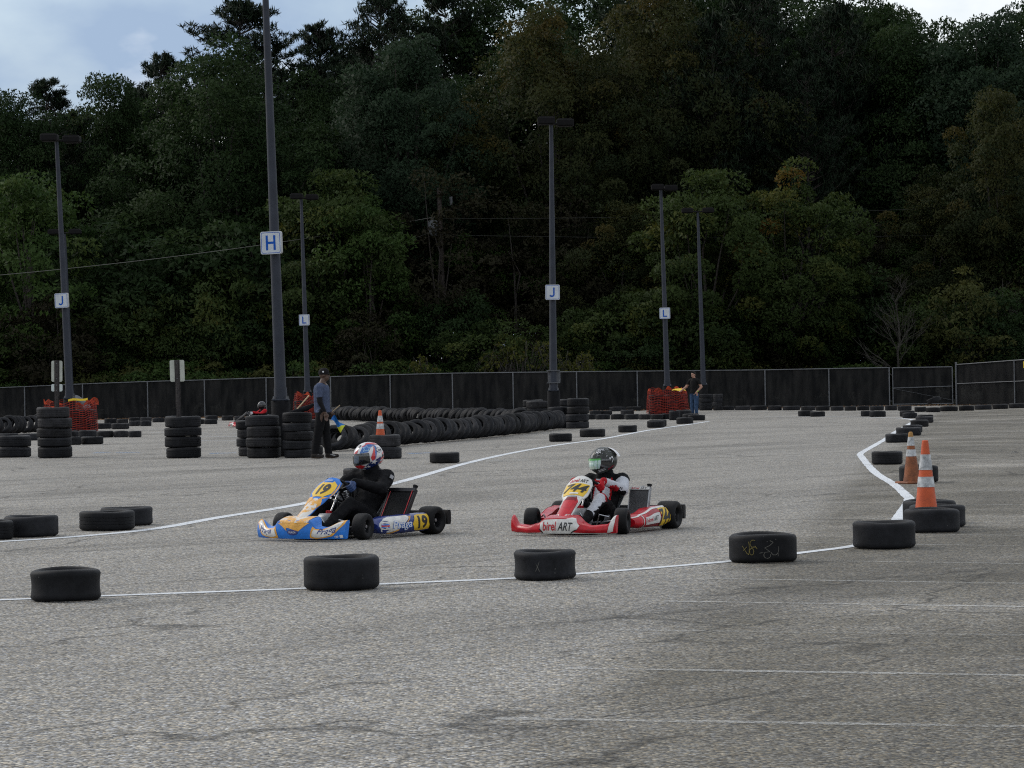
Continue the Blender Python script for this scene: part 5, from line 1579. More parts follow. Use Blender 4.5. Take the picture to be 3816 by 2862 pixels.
# ------------------------------------------------------------------ helmet
def helmet_fn(sc=1.0):
    def P(az, el):
        a, e_ = R(az), R(el)
        x, y, z = math.cos(e_) * math.cos(a), math.cos(e_) * math.sin(a), math.sin(e_)
        p = Vector((.152 * x, .126 * y, .142 * z))
        f = max(0.0, math.cos(a)) ** 1.3
        low = min(1.0, max(0.0, (-el - 2) / 30.0))
        p.x += .022 * f * low                        # chin bar
        p.y *= 1 - .12 * f * low
        b = max(0.0, -math.cos(a))
        p.x -= .012 * b * max(0, math.cos(e_)) ** 2   # longer at the back
        zmin = lerp(-.098, -.150, max(0.0, (math.cos(a) + .35) / 1.35))
        if p.z < zmin:
            p.z = zmin
        return p * sc
    return P
def helmet(parent, loc, yaw, tiltd, scale, style):
    P = helmet_fn(scale)
    S = lambda az, el: (lambda p, n: (p, n if n.dot(p) > 0 else -n))(*surf(P, .5)(az, el))
    hm = MB()
    hm.grid(lambda s, t: P(-180 + 360 * s, -89 + 178 * t), 60, 36)
    base = M['helm_white'] if style == 'stars' else (M['helm_camo'] if style == 'doodle' else M['helm_black'])
    o = hm.build('helmet', base, parent, 60)
    def dec(name, polys, m, off=.003, step=5.0):
        if len(polys) > 8:                       # scribble too small to pick apart
            mb = MB()
            for poly in polys:
                pts, fs = flat_fill(poly, step); drape(mb, S, pts, fs, off)
            mb.build(name, m, o, 60, fix=False)['kind'] = 'stuff'
            return
        for poly in polys:
            mb = MB()
            pts, fs = flat_fill(poly, step); drape(mb, S, pts, fs, off)
            mb.build(name, m, o, 60, fix=False)
    def both(polys):
        return polys + [[(-x, y) for x, y in reversed(pl)] for pl in polys]
    # visor: a second skin over the eye port
    if style == 'stars':
        v0, v1, vw = -28, 17, 78
    elif style == 'doodle':
        v0, v1, vw = -31, 12, 92
    else:
        v0, v1, vw = -24, 16, 80
    mb = MB(); mb.grid(lambda s, t: (lambda q: q[0] + q[1] * (.008 * scale))(S(-vw + 2 * vw * s, v0 + (v1 - v0) * t + (4 * (abs(s - .5) * 2) ** 2 if t < .5 else -3 * (abs(s - .5) * 2) ** 2))), 40, 10)
    mb.build('visor', M['visor_dark'], o, 60)
    ring = [(-vw, v0 + 4), (-vw * .5, v0), (0, v0 - 1), (vw * .5, v0), (vw, v0 + 4), (vw, v1 - 3), (vw * .5, v1), (0, v1), (-vw * .5, v1), (-vw, v1 - 3)]
    mb = MB(); mb.tube([(lambda q: q[0] + q[1] * (.006 * scale))(S(a, b)) for a, b in [(x, y) for (x0, y0), (x1, y1) in zip(ring, ring[1:] + ring[:1]) for x, y in [(lerp(x0, x1, k / 6), lerp(y0, y1, k / 6)) for k in range(6)]]], .004 * scale, 6, closed=True)
    mb.build('visor_rim', M['helm_black'], o, 60)
    if style == 'stars':
        dec('painted_reflection', [[(8, -18), (34, -20), (38, 10), (10, 11)]], M['visor_painted_sheen'], .0095 * scale)  # reflection painted on the smoked visor as a paler patch
        dec('red_flash', both([[(84, -4), (112, 44), (104, 14), (100, -14), (88, -18)], [(4, 20), (26, 20), (30, 38), (18, 30)], [(60, 64), (170, 40), (176, 52), (90, 74)]]), M['helm_red'], .0035)
        dec('blue_panel', both([[(40, 19), (76, 19), (96, 40), (112, 44), (112, 56), (80, 58), (52, 46)], [(86, -22), (98, -22), (124, 40), (116, 52), (108, 20)]]), M['helm_blue'], .003)
        dec('red_edge', both([[(52, 46), (80, 58), (112, 56), (116, 60), (80, 63), (46, 50)]]), M['helm_red'], .0032)
        dec('star_outline', both([star(72, 36, 17, .2, .5, 1.3, 1.0)]), M['helm_sky'], .0042)
        dec('star', both([star(72, 36, 12.5, .2, .5, 1.3, 1.0)]), M['helm_blue'], .0052)
        dec('navy_band', both([[(40, -48), (60, -38), (82, -24), (128, -8), (128, -30), (110, -44), (78, -60), (52, -62)]]), M['helm_navy'], .0035)
        dec('red_chin', both([[(0, -31), (40, -30), (58, -36), (44, -50), (30, -50), (0, -44)]]), M['helm_red'], .0035)
        dec('white_star', both([star(96, -24, 13, .3, .40, 1.25, 1.0), star(72, -43, 7.5, .1, .42, 1.4, 1.0), star(57, -44, 6.5, .2, .42, 1.4, 1.0)]), M['helm_white'], .0055)
        dec('stripe', both([[(128, -30), (178, -20), (178, -27), (128, -38)], [(128, -14), (178, -4), (178, -11), (128, -22)], [(140, 6), (178, 12), (178, 5), (136, -2)]]), M['helm_red'], .0035)
        dec('lower_edge', both([[(60, -62), (180, -38), (180, -30), (110, -44), (80, -58)]]), M['helm_black'], .0032)
        dec('vent', both([[(132, -16), (158, -4), (164, 8), (140, -2)], [(14, 46), (34, 48), (38, 60), (18, 58)]]), M['helm_black'], .0045)
        oval = [(128 + 17 * math.cos(t), 20 + 11 * math.sin(t)) for t in np.linspace(0, 2 * math.pi, 20)[:-1]]
        oval2 = [(128 + 15 * math.cos(t), 20 + 9.4 * math.sin(t)) for t in np.linspace(0, 2 * math.pi, 20)[:-1]]
        dec('badge', both([oval]), M['helm_black'], .0045); dec('badge_field', both([oval2]), M['helm_white'], .0055)
        mb = MB(); drape_text(mb, S, 'Arai', (116, 14, 140, 26), .25, .02, off=.0068); mb.build('badge_lettering', M['black_print'], o, fix=False)
    elif style == 'doodle':
        dec('iridescent_shield', [[(-44, -29), (0, -31), (44, -29), (49, -8), (48, 6), (0, 6), (-48, 6), (-49, -8)]], M['visor_iridium'], .010 * scale)
        dec('green_strip', [[(-49, 6), (0, 6), (49, 6), (47, 13), (0, 13.5), (-47, 13)]], M['visor_green'], .0102 * scale)
        dec('shield_seam', both([[(18, -29), (19.5, -29), (19.5, 12), (18, 12)], [(34, -29), (35.2, -29), (35.2, 12), (34, 12)]]), M['visor_green'], .0115 * scale)
        dec('brow_badge', [[(-8, 17), (8, 17), (8, 30), (-8, 30)]], M['grey_print'], .004)
        dec('silver_streak', both([[(34, -40), (70, -30), (70, -32), (36, -43)], [(36, -46), (72, -36), (72, -38), (38, -49)], [(96, -8), (104, 8), (106, 7), (98, -9)]]), M['white_print'], .004)
        dec('red_print', both([[(80, -34), (110, -18), (112, -26), (84, -42)]]), M['maroon_print'], .004)
        dec('pivot', both([[(88 + 4 * math.cos(t), 10 + 4 * math.sin(t)) for t in np.linspace(0, 6.28, 10)[:-1]], [(98 + 4 * math.cos(t), 13 + 4 * math.sin(t)) for t in np.linspace(0, 6.28, 10)[:-1]]]), M['white_print'], .011)
        mb = MB(); drape_text(mb, S, 'ARAI', (18, 50, 70, 62), .2, .01, off=.004); drape_text(mb, S, 'MA', (20, 36, 50, 48), .2, .01, off=.004); mb.build('crown_lettering', M['white_print'], o, fix=False)
        rg = random.Random(8)
        sq = []
        for k in range(34):
            a, e_ = rg.uniform(30, 150), rg.uniform(14, 66); w = rg.uniform(1, 4); h = rg.uniform(.6, 2.6)
            sq.append([(a - w, e_ - h), (a + w, e_ - h), (a + w, e_ + h), (a - w, e_ + h)])
        dec('doodle', both(sq), M['grey_print'], .0038)
        # clear spoiler at the back
        mb = MB(); mb.grid(lambda s, t: (lambda q: q[0] + q[1] * (.006 + .030 * t * scale))(S(120 + 120 * s, 62 - 52 * t)), 16, 8)
        mb.build('rear_spoiler', M['helm_white'], o, 60)
    o.location = loc
    o.rotation_euler = (0, R(tiltd), R(yaw))
    o.scale = (1, 1, 1)
    return o

def grip_hand(mb, P, rr, tt, nn, s=1.0):
    """fist closed round the wheel rim: palm, four fingers of unequal length, thumb"""
    capsule(mb, P + nn * .030 + rr * .018 - tt * .030, .019 * s, P + nn * .032 + rr * .02 + tt * .032, .020 * s)
    capsule(mb, P + nn * .045 + rr * .02, .024 * s, P + nn * .078 + rr * .012, .026 * s)
    for k, (o, ln) in enumerate(((-.033, .84), (-.011, .98), (.012, 1.0), (.034, .92))):
        b = P + tt * o
        a0 = b + nn * .030 + rr * .032 * ln
        a1 = b - nn * .010 + rr * .036 * ln
        a2 = b - nn * .034 * ln + rr * .004
        a3 = b - nn * .018 - rr * .024 * ln
        capsule(mb, a0, .0105, a1, .0100); capsule(mb, a1, .0100, a2, .0093); capsule(mb, a2, .0093, a3, .0085)
    capsule(mb, P + nn * .045 + tt * .025, .013, P + nn * .030 - rr * .012 + tt * .050, .0115)
    capsule(mb, P + nn * .030 - rr * .012 + tt * .050, .0115, P + nn * .012 - rr * .022 + tt * .068, .0095)

def driver(kart, cfg):
    """seated figure; joints are in the kart's own axes (x forward, y left, z up)"""
    s = cfg.get('s', 1.0)
    e = empty('person', kart.location, kart.rotation_euler.z)
    e.location = kart.location
    tag(e, cfg['label'], 'person', cfg.get('group'))
    W0 = WHEEL[cfg.get('style', 'blue')]; nn = Vector((-.80, 0, .60)).normalized(); up = Vector((.60, 0, .80)).normalized()
    dx = cfg.get('dx', 0.0); hz = cfg.get('hz', 0.0)
    hips = Vector((-.66 + dx, 0, .17)); chest = Vector((-.80 + dx, 0, .44 + hz * .5)); neck = Vector((-.79 + dx + cfg.get('lean', 0), 0, .62 + hz))
    chest.x += cfg.get('lean', 0) * .6
    sw = .185 * s
    mb = MB()
    ellipsoid(mb, hips, (.17, .17 * s, .13))
    capsule(mb, hips + Vector((0, 0, .02)), .135 * s, chest, .150 * s)
    ellipsoid(mb, chest + Vector((0, 0, .02)), (.125 * s, .175 * s, .15 * s))
    capsule(mb, chest + Vector((0, 0, .08)), .125 * s, neck - Vector((0, 0, .02)), .085 * s)
    capsule(mb, neck, .092 * s, neck + Vector((.03, 0, .09)), .082 * s)
    sh = {}
    for sy in (1, -1):
        S_ = Vector((chest.x + .01, sy * sw, .590 + hz)); 
        ang = R(cfg.get('hand_ang', 12))
        rr = (up * math.sin(ang) + Vector((0, sy, 0)) * math.cos(ang)).normalized()
        Hd = W0 + rr * .150
        tt = (up * math.cos(ang) - Vector((0, sy, 0)) * math.sin(ang)).normalized()
        wr = Hd + nn * .085 + rr * .012
        E = (S_ + wr) / 2 + Vector((-.03, sy * .10, -.10 * cfg.get('elbow', 1.0)))
        capsule(mb, Vector((chest.x, sy * .08, .57 + hz)), .082 * s, S_, .078 * s)
        capsule(mb, S_, .078 * s, E, .058 * s); capsule(mb, E, .060 * s, wr, .040 * s)
        hands = MB(); grip_hand(hands, Hd, rr, tt, nn, s)
        hm = grow(hands, .0055, 2); paint(hm, cfg['gmats'], cfg['gpaint']); link('glove', hm, cfg['gmats'], e)
        sh[sy] = (S_, E, wr)
        hip = Vector((hips.x + .05, sy * .095, .165)); kn = Vector((-.21 + dx * .5, sy * .165, .335 + cfg.get('knee', 0))); an = Vector((.13, sy * .135, .125)); toe = Vector((.235, sy * .12, .175))
        capsule(mb, hip, .098 * s, kn, .068 * s); capsule(mb, kn, .070 * s, an, .046 * s); capsule(mb, an + Vector((.0, 0, -.025)), .042, toe, .034)
    me = grow(mb, .0125, 3, .024)
    def fn(c, n):
        return cfg['paint'](c, n, sh)
    paint(me, cfg['mats'], fn)
    body = link('race_suit_body', me, cfg['mats'], e)
    hl = helmet(e, neck + Vector((.055 + cfg.get('hx', 0), 0, .185 * s + cfg.get('hup', 0))), cfg['yaw'], cfg.get('tilt', 5), cfg.get('hs', 1.0), cfg['helmet'])
    if cfg.get('prints'):
        cfg['prints'](body, sh)
    return e

# ------------------------------------------------------------------ kart
def kart_tyre(parent, c, r, w, steer=0.0, front=False):
    e_m = Matrix.Translation(c) @ Matrix.Rotation(steer, 4, 'Z') @ Matrix.Rotation(math.pi / 2, 4, 'X')
    h = w / 2; rb = r * .50
    prof = [(rb, -h * .78), (rb + .008, -h * .88), (r * .72, -h), (r * .86, -h * .97), (r * .955, -h * .84), (r * .99, -h * .60), (r, -h * .25), (r, h * .25), (r * .99, h * .60), (r * .955, h * .84), (r * .86, h * .97), (r * .72, h), (rb + .008, h * .88), (rb, h * .78)]
    mb = MB(); mb.lathe(prof, 40, mtx=e_m)
    o = mb.build('wheel', M['kart_rubber'], parent, 40)
    mb = MB()
    mb.lathe([(rb + .004, -h * .80), (rb - .006, -h * .55), (rb - .012, 0), (rb - .006, h * .55), (rb + .004, h * .80)], 28, mtx=e_m)
    mb.lathe([(.010, h * .10), (.030, h * .16), (rb - .010, h * .06)], 28, mtx=e_m)
    mb.lathe([(.010, -h * .10), (.030, -h * .16), (rb - .010, -h * .06)], 28, mtx=e_m)
    mb.build('rim', M['frame_black'], o, 40)
    mb = MB()
    for sd in (-1, 1):
        mb.lathe([(0, sd * h * .62), (.016, sd * h * .60), (.020, sd * h * .2), (.030, sd * h * .17)], 14, mtx=e_m)
    for k in range(3):
        a = k * 2.094
        for sd in (-1, 1):
            mb.tube([e_m @ Vector((.040 * math.cos(a), .040 * math.sin(a), sd * h * .10)), e_m @ Vector((.040 * math.cos(a), .040 * math.sin(a), sd * h * .32))], .006, 6)
    mb.build('hub', M['alloy'], o, 40)
    return o

WHEEL = {'blue': Vector((-.285, 0, .475)), 'red': Vector((-.27, 0, .435)), 'plain': Vector((-.285, 0, .475))}
def make_kart(loc, A, style, label, steer=0.0):
    k = empty('racing_kart', loc, R(A) + math.pi)
    tag(k, label, 'kart')
    fr, rr_ = .130, .142
    for sy in (1, -1):
        kart_tyre(k, Vector((0, sy * .485, fr)), fr, .132, steer)
        kart_tyre(k, Vector((-1.04, sy * .585, rr_)), rr_, .212)
    # chassis
    mb = MB()
    for sy in (1, -1):
        mb.tube([(.20, sy * .20, .055), (.02, sy * .30, .055), (-.30, sy * .33, .055), (-.75, sy * .31, .06), (-1.18, sy * .30, .075)], .016, 10)
        mb.tube([(0.0, sy * .30, .06), (0, sy * .40, .12)], .018, 8)
        mb.tube([(.02, sy * .27, .055), (.36, sy * .20, .10), (.42, sy * .12, .16), (.42, 0, .16)], .010, 8)
        mb.tube([(-.22, sy * .33, .06), (-.24, sy * .56, .10), (-.80, sy * .56, .10), (-.82, sy * .31, .06)], .010, 8)
    mb.tube([(.20, .20, .055), (.20, -.20, .055)], .016, 8)
    mb.tube([(-.45, .33, .055), (-.45, -.33, .055)], .015, 8)
    mb.tube([(-1.04, .58, rr_), (-1.04, -.58, rr_)], .020, 12)
    mb.tube([(-.20, .06, .06), (-.20, .03, .40)], .008, 8); mb.tube([(-.20, -.06, .06), (-.20, -.03, .40)], .008, 8)
    mb.build('chassis_frame', M['frame_black'], k, 40)
    mb = MB(); mb.box((-.12, 0, .034), (.66, .56, .006)); mb.build('floor_tray', M['alloy'], k)
    mb = MB()
    for sy in (1, -1):
        mb.tube([(-.10, sy * .03, .10), (-.06, sy * .38, .13)], .007, 8)
        mb.tube([(.10, sy * .24, .06), (.14, sy * .30, .20), (.05, sy * .36, .17)], .008, 8)
    mb.build('tie_rods', M['chrome'], k, 40)
    mb = MB(); mb.tube([(-.02, 0, .10), (-.285, 0, .47)], .010, 10); mb.build('steering_column', M['chrome'], k, 40)
    mb = MB()
    for sy in (1, -1):
        mb.tube([(.12, sy * .13, .05), (.15, sy * .13, .16), (.17, sy * .10, .22)], .006, 6)
    mb.build('pedals', M['chrome'], k, 40)
    mb = MB(); mb.box((-.10, 0, .155), (.24, .19, .19), bev=.04); tk = mb.build('fuel_tank', M['tank'], k, 50)
    mb = MB(); mb.lathe([(.03, .24), (.03, .275), (0, .28)], 12, mtx=Matrix.Translation((-.10, 0, 0))); mb.build('filler_cap', M['red_print'], tk)
    # steering wheel
    W0 = WHEEL[style]; nn = Vector((-.80, 0, .60)).normalized(); up = Vector((.60, 0, .80)).normalized(); yy = Vector((0, 1, 0))
    mb = MB(); mb.tube([W0 + (yy * math.cos(t) + up * math.sin(t) * (.86 if math.sin(t) > 0 else 1)) * .150 for t in np.linspace(0, 2 * math.pi, 33)[:-1]], .0145, 8, closed=True)
    for a in (.35, 2.79, -1.57):
        mb.tube([W0 - nn * .01, W0 + (yy * math.cos(a) + up * math.sin(a)) * .145], .010, 6)
    sw = mb.build('steering_wheel', M['plastic_black'], k, 50)
    mb = MB(); mb.box(W0 + nn * .02 + up * .02, (.03, .11, .075), Matrix.Rotation(R(-37), 3, 'Y'), bev=.008); mb.build('lap_timer', M['plastic_black'], sw)
    # seat
    def seat(s, t):
        a = lerp(-1.25, 1.25, s)
        z = lerp(.05, .46, t)
        x = lerp(-.55, -.93, t ** .8) - .10 * math.cos(a) * (1 - .2 * t) + .05
        wv = lerp(.17, .20, t)
        return Vector((x + .10 * (1 - math.cos(a)) * (1 - t) * 1.2, wv * math.sin(a), z - .05 * abs(math.sin(a)) ** 3 * t))
    mb = MB(); mb.grid(seat, 24, 14)
    mb.grid(lambda s, t: Vector((lerp(-.36, -.66, t), lerp(-.17, .17, s), .055 + .11 * (2 * s - 1) ** 4)), 14, 8)
    so = mb.build('seat', M['seat_shell'], k, 60)
    sm = so.modifiers.new('thickness', 'SOLIDIFY'); sm.thickness = .008
    # engine on the far side
    eg = MB(); eg.box((-.80, -.33, .20), (.22, .15, .17), bev=.02); eg.tube([(-.80, -.33, .28), (-.76, -.33, .44)], .065, 16)
    for i in range(5):
        eg.lathe([(.05, .0), (.082, .0), (.082, .008), (.05, .008)], 16, mtx=Matrix.Translation((-.795 + i * .009, -.33, .31 + i * .024)))
    en = eg.build('engine', M['alloy'], k, 40)
    mb = MB(); mb.tube([(-.80, -.42, .24), (-.95, -.48, .25), (-1.10, -.45, .30), (-1.18, -.30, .33), (-1.18, -.12, .33)], [.03, .045, .055, .05, .03], 12); mb.build('exhaust', M['frame_black'], en, 50)
    mb = MB(); mb.box((-.98, -.36, .40), (.16, .13, .15), bev=.025); mb.tube([(-1.05, -.36, .37), (-1.13, -.36, .37)], .032, 12); mb.build('airbox', M['plastic_black'], k, 40)
    mb = MB(); mb.lathe([(.02, -.004), (.105, -.004), (.105, .004), (.02, .004)], 28, mtx=Matrix.Translation((-1.04, -.36, rr_)) @ Matrix.Rotation(math.pi / 2, 4, 'X')); mb.build('sprocket', M['alloy'], k)
    mb = MB(); mb.lathe([(.03, -.005), (.090, -.005), (.090, .005), (.03, .005)], 28, mtx=Matrix.Translation((-1.04, .22, rr_)) @ Matrix.Rotation(math.pi / 2, 4, 'X')); mb.build('brake_disc', M['chrome'], k)
    mb = MB(); mb.tube([(-.86, .30, .40), (-.98, .33, .43), (-1.06, .32, .36), (-1.06, .30, .27), (-.98, .31, .22)], .014, 10); mb.build('coolant_hose', M['seat_shell'], k, 50)
    # rear bumper
    mb = MB()
    rings = []
    for t in np.linspace(-1, 1, 17):
        y = .685 * t; xo = -1.335 + .075 * abs(t) ** 3; hh = .072 if abs(t) > .55 else .060
        zc = .165
        rings.append([(xo + .010, y, zc - hh), (xo, y, zc - hh * .6), (xo, y, zc + hh * .6), (xo + .010, y, zc + hh), (xo + .055, y, zc + hh), (xo + .065, y, zc + hh * .6), (xo + .065, y, zc - hh * .6), (xo + .055, y, zc - hh)])
    mb.loft(rings); bp = mb.build('rear_bumper', M['plastic_black'], k, 30)
    mb = MB()
    for sy in (1, -1):
        mb.tube([(-1.15, sy * .30, .08), (-1.29, sy * .34, .15)], .012, 8)
    mb.build('bumper_bracket', M['frame_black'], bp)
    # ---------------------------------------------------------------- radiator (left of the seat)
    if style in ('blue', 'red'):
        if style == 'blue':
            b0, t0, y0, y1, zb, ztp = -.60, -.84, .225, .545, .120, .470
        else:
            b0, t0, y0, y1, zb, ztp = -.66, -.77, .27, .49, .12, .435
        ax = Vector((t0 - b0, 0, ztp - zb)); ln = ax.length; ax.normalize(); nf = Vector((ax.z, 0, -ax.x))     # facing forward/up
        C0 = Vector((b0, (y0 + y1) / 2, zb)); w = y1 - y0
        def Q(a, b, d=0.0):
            return C0 + Vector((0, a * w / 2, 0)) + ax * (b * ln) + nf * d
        def slab(mb, a0, a1, bb0, bb1, d0, d1):
            p = [Q(a0, bb0, d0), Q(a1, bb0, d0), Q(a1, bb1, d0), Q(a0, bb1, d0), Q(a0, bb0, d1), Q(a1, bb0, d1), Q(a1, bb1, d1), Q(a0, bb1, d1)]
            mb.add(p, [(3, 2, 1, 0), (4, 5, 6, 7), (0, 1, 5, 4), (1, 2, 6, 5), (2, 3, 7, 6), (3, 0, 4, 7)])
        mb = MB(); slab(mb, -.90, .90, .055, .90, -.035, -.006); ra = mb.build('radiator', M['core'], k)
        mb = MB(); slab(mb, -1, 1, .905, 1.0, -.045, .010); slab(mb, -1, 1, 0.0, .05, -.045, .010); slab(mb, -1, -.905, .052, .903, -.042, .004); slab(mb, .905, 1, .052, .903, -.042, .004)
        mb.build('radiator_frame', M['frame_black'] if style == 'blue' else M['alloy'], ra)
        nf_ = 30 if style == 'red' else 34
        mb = MB()
        for i in range(nf_):
            a = lerp(-.87, .87, i / (nf_ - 1)); slab(mb, a - .010, a + .010, .06, .895, -.0055, -.0005)
        fo = mb.build('cooling_fins', M['fin'] if style == 'red' else M['core'], ra)
        mb = MB(); mb.tube([Q(.82, 1.0, -.02), Q(.82, 1.09, -.02)], [.022, .020], 12); mb.tube([Q(.82, 1.07, -.02), Q(.82, 1.10, -.02)], .027, 12); mb.build('radiator_cap', M['plastic_black'], ra, 40)
        if style == 'blue':
            mb = MB(); mb.tube([Q(-.80, .05, .010), Q(-.80, .90, .010)], .004, 6); mb.tube([Q(.86, .05, .012), Q(.86, .92, .012)], .004, 6); mb.build('red_line', M['red_print'], ra)
        else:
            mb = MB(); slab(mb, -.98, .98, .908, .997, .0105, .013); tp = mb.build('header_plate', M['kart_white'], ra)
            Sq = lambda a, b: (Q(a, b, .0145), nf)
            mb = MB(); drape_text(mb, Sq, 'birel', (-.80, .925, .0, .985), .2, .02, off=.001); mb.build('lettering', M['red_print'], tp, fix=False)
            mb = MB(); drape_text(mb, Sq, 'ART', (.06, .925, .72, .980), .3, .015, off=.001); mb.build('lettering', M['black_print'], tp, fix=False)
    # ---------------------------------------------------------------- nose
    white, main = (M['kart_white'], M['kart_blue']) if style == 'blue' else ((M['kart_white'], M['kart_red']))
    if style == 'blue':
        ztf = lambda u: curve1([(0, .235), (.34, .235), (.50, .150), (.62, .140), (.95, .200), (1, .205)], abs(u))
        xff = lambda u: .52 - .05 * abs(u) - .10 * max(0, abs(u) - .55) ** 1.5 * 3
        hw = .535
    else:
        ztf = lambda u: curve1([(0, .205), (.25, .200), (.42, .130), (.60, .105), (.84, .115), (.97, .195), (1, .20)], abs(u))
        xff = lambda u: .52 - .06 * abs(u) - .10 * max(0, abs(u) - .55) ** 1.5 * 3
        hw = .560
    deck = lambda u: curve1([(0, .21), (.35, .20), (.55, .10), (1, .09)], abs(u))
    prof = [(0, (-.030, 0)), (.18, (.002, .22)), (.45, (0, .55)), (.72, (-.028, .86)), (.85, (-.055, .97)), (1.0, (-1, 1.04))]
    def nose(u, v):
        zt, xf, dk = ztf(u), xff(u), deck(u)
        zb = .028
        if v < .72:
            t = v / .72
            z = lerp(zb, zb + (zt - zb) * .86, t); x = xf - .030 * (1 - t) ** 3 * 1.0 - .030 * t ** 2.2
        else:
            t = (v - .72) / .28
            z = zb + (zt - zb) * (.86 + .16 * math.sin(t * math.pi / 2)); x = xf - .030 - (dk - .03) * t
        return Vector((x, u * hw, z))
    mb = MB()
    us_n = [lerp(-1, 1, i / 48) for i in range(49)]
    rings = []
    for u in us_n:
        f_ = [nose(u, v) for v in (0, .06, .15, .28, .42, .55, .66, .72, .78, .85, .92, 1.0)]
        bk = f_[-1]
        f_ += [Vector((bk.x + .004, bk.y, max(.03, bk.z - .035))), Vector((xff(u) - .055, bk.y, .034))]
        rings.append(f_)
    mb.loft(rings)
    no = mb.build('nose_fairing', main, k, 35)
    Sn = surf(nose)
    def dec(parent, S, name, polys, m, off=.003, step=.05):
        for poly in polys:
            mb = MB()
            pts, fs = flat_fill(poly, step); drape(mb, S, pts, fs, off)
            r_ = mb.build(name, m, parent, 60, fix=False)
        return r_
    def txt(parent, S, s, box, m, shear=0, offset=0, off=.005, name='lettering', space=1.0):
        mb = MB(); drape_text(mb, S, s, box, shear, offset, space, off); return mb.build(name, m, parent, fix=False)
    if style == 'blue':
        dec(no, Sn, 'white_panel', [[(-.32, .66), (-.22, .52), (-.08, .46), (.08, .46), (.22, .52), (.33, .68), (.34, .99), (-.34, .99)]], M['kart_mottle'])
        for sg in (1, -1):
            fl = lambda pl: [(sg * x, y) for x, y in (pl if sg > 0 else list(reversed(pl)))]
            dec(no, Sn, 'orange_flash', [fl([(.36, .04), (.42, .62), (.60, .70), (.94, .96), (.985, .97), (.985, .70), (.80, .18), (.50, .02)])], M['kart_orange'])
            dec(no, Sn, 'white_flash', [fl([(.40, .14), (.45, .56), (.62, .62), (.90, .86), (.95, .84), (.93, .66), (.76, .24), (.52, .10)])], M['kart_white'], .0045)
        dec(no, Sn, 'orange_flash', [[(-.36, .62), (-.24, .48), (-.13, .30), (-.15, .42), (0, .46), (.15, .42), (.13, .30), (.24, .48), (.36, .64), (.21, .52), (.08, .47), (-.08, .47), (-.21, .52)]], M['kart_orange'], .004)
        oval = [(.12 * math.cos(t), .26 + .11 * math.sin(t)) for t in np.linspace(0, 2 * math.pi, 20)[:-1]]
        dec(no, Sn, 'badge', [oval], M['kart_navy'], .004)
        txt(no, Sn, 'PRAGA', (-.08, .22, .08, .30), M['white_print'], off=.0055)
        txt(no, Sn, 'Praga', (.52, .22, .86, .72), M['kart_navy'], .45, .012, .0062)
        txt(no, Sn, 'Praga', (-.86, .22, -.52, .72), M['kart_navy'], .30, .012, .0062)
        txt(no, Sn, 'OMP', (.83, .06, .89, .18), M['white_print'], 0, .02, .0062); dec(no, Sn, 'sponsor_badge', [[(.91, .06), (.96, .06), (.96, .20), (.91, .20)]], M['white_print'], .0062)
    else:
        pn = [[(-.28, .02), (.22, .02), (.36, .30), (.40, .62), (.30, .80), (.14, .68), (-.26, .66), (-.34, .60), (-.34, .30)]]
        dec(no, Sn, 'white_panel', pn, M['kart_white'], .003)
        dec(no, Sn, 'black_edge', [[(.225, .02), (.36, .30), (.385, .30), (.25, .02)], [(-.285, .02), (-.31, .02), (-.365, .30), (-.345, .30)]], M['black_print'], .004)
        dec(no, Sn, 'black_fade', [[(.50, .30), (.66, .28), (.70, .40), (.56, .44)], [(.48, .10), (.68, .10), (.66, .18), (.50, .2)]], M['kart_redblack'], .003)  # print that blends from red to black in blotches
        dec(no, Sn, 'white_end', [[(.86, .04), (.95, .10), (.985, .60), (.985, .98), (.955, .98), (.90, .60)]], M['kart_white'], .0032)
        dec(no, Sn, 'lower_white_edge', [[(-.99, .005), (.85, .005), (.85, .07), (-.99, .07)]], M['kart_white'], .0028)
        txt(no, Sn, 'birel', (-.285, .15, -.015, .56), M['red_print'], .15, .018, .006); txt(no, Sn, 'ART', (.005, .15, .285, .53), M['black_print'], .35, .012, .006)
    # ---------------------------------------------------------------- steering fairing (number panel)
    if style == 'blue':
        p0, p1, p2 = Vector((.43, 0, .205)), Vector((.16, 0, .36)), Vector((-.17, 0, .600))
        hwf = lambda v: curve1([(0, .050), (.10, .070), (.35, .080), (.55, .110), (.78, .152), (.92, .140), (1.0, .080)], v)
        bow = .030
    else:
        p0, p1, p2 = Vector((.42, 0, .185)), Vector((.14, 0, .34)), Vector((-.13, 0, .572))
        hwf = lambda v: curve1([(0, .055), (.08, .085), (.25, .085), (.50, .100), (.64, .142), (.85, .142), (.95, .122), (1.0, .078)], v)
        bow = .042
    def panel(u, v):
        c = p0 * (1 - v) ** 2 + p1 * 2 * v * (1 - v) + p2 * v * v
        t = ((p1 - p0) * (1 - v) + (p2 - p1) * v).normalized(); n = Vector((t.z * 1, 0, -t.x)) 
        n = Vector((-t.z, 0, t.x)) if n.x < 0 else n
        return c + Vector((0, u * hwf(v), 0)) - n * bow * (u * u) * (.5 + hwf(v) * 4)
    mb = MB(); mb.grid(lambda s, t: panel(lerp(-1, 1, s), t), 16, 30)
    fp = mb.build('front_panel', M['kart_blue'] if style == 'blue' else (M['kart_white'] if style == 'red' else M['plastic_black']), k, 60)
    so = fp.modifiers.new('thickness', 'SOLIDIFY'); so.thickness = .006; so.offset = 0
    Sp0 = surf(panel)
    Sp = lambda u, v: (lambda p, n: (p, n if n.x > 0 else -n))(*Sp0(u, v))
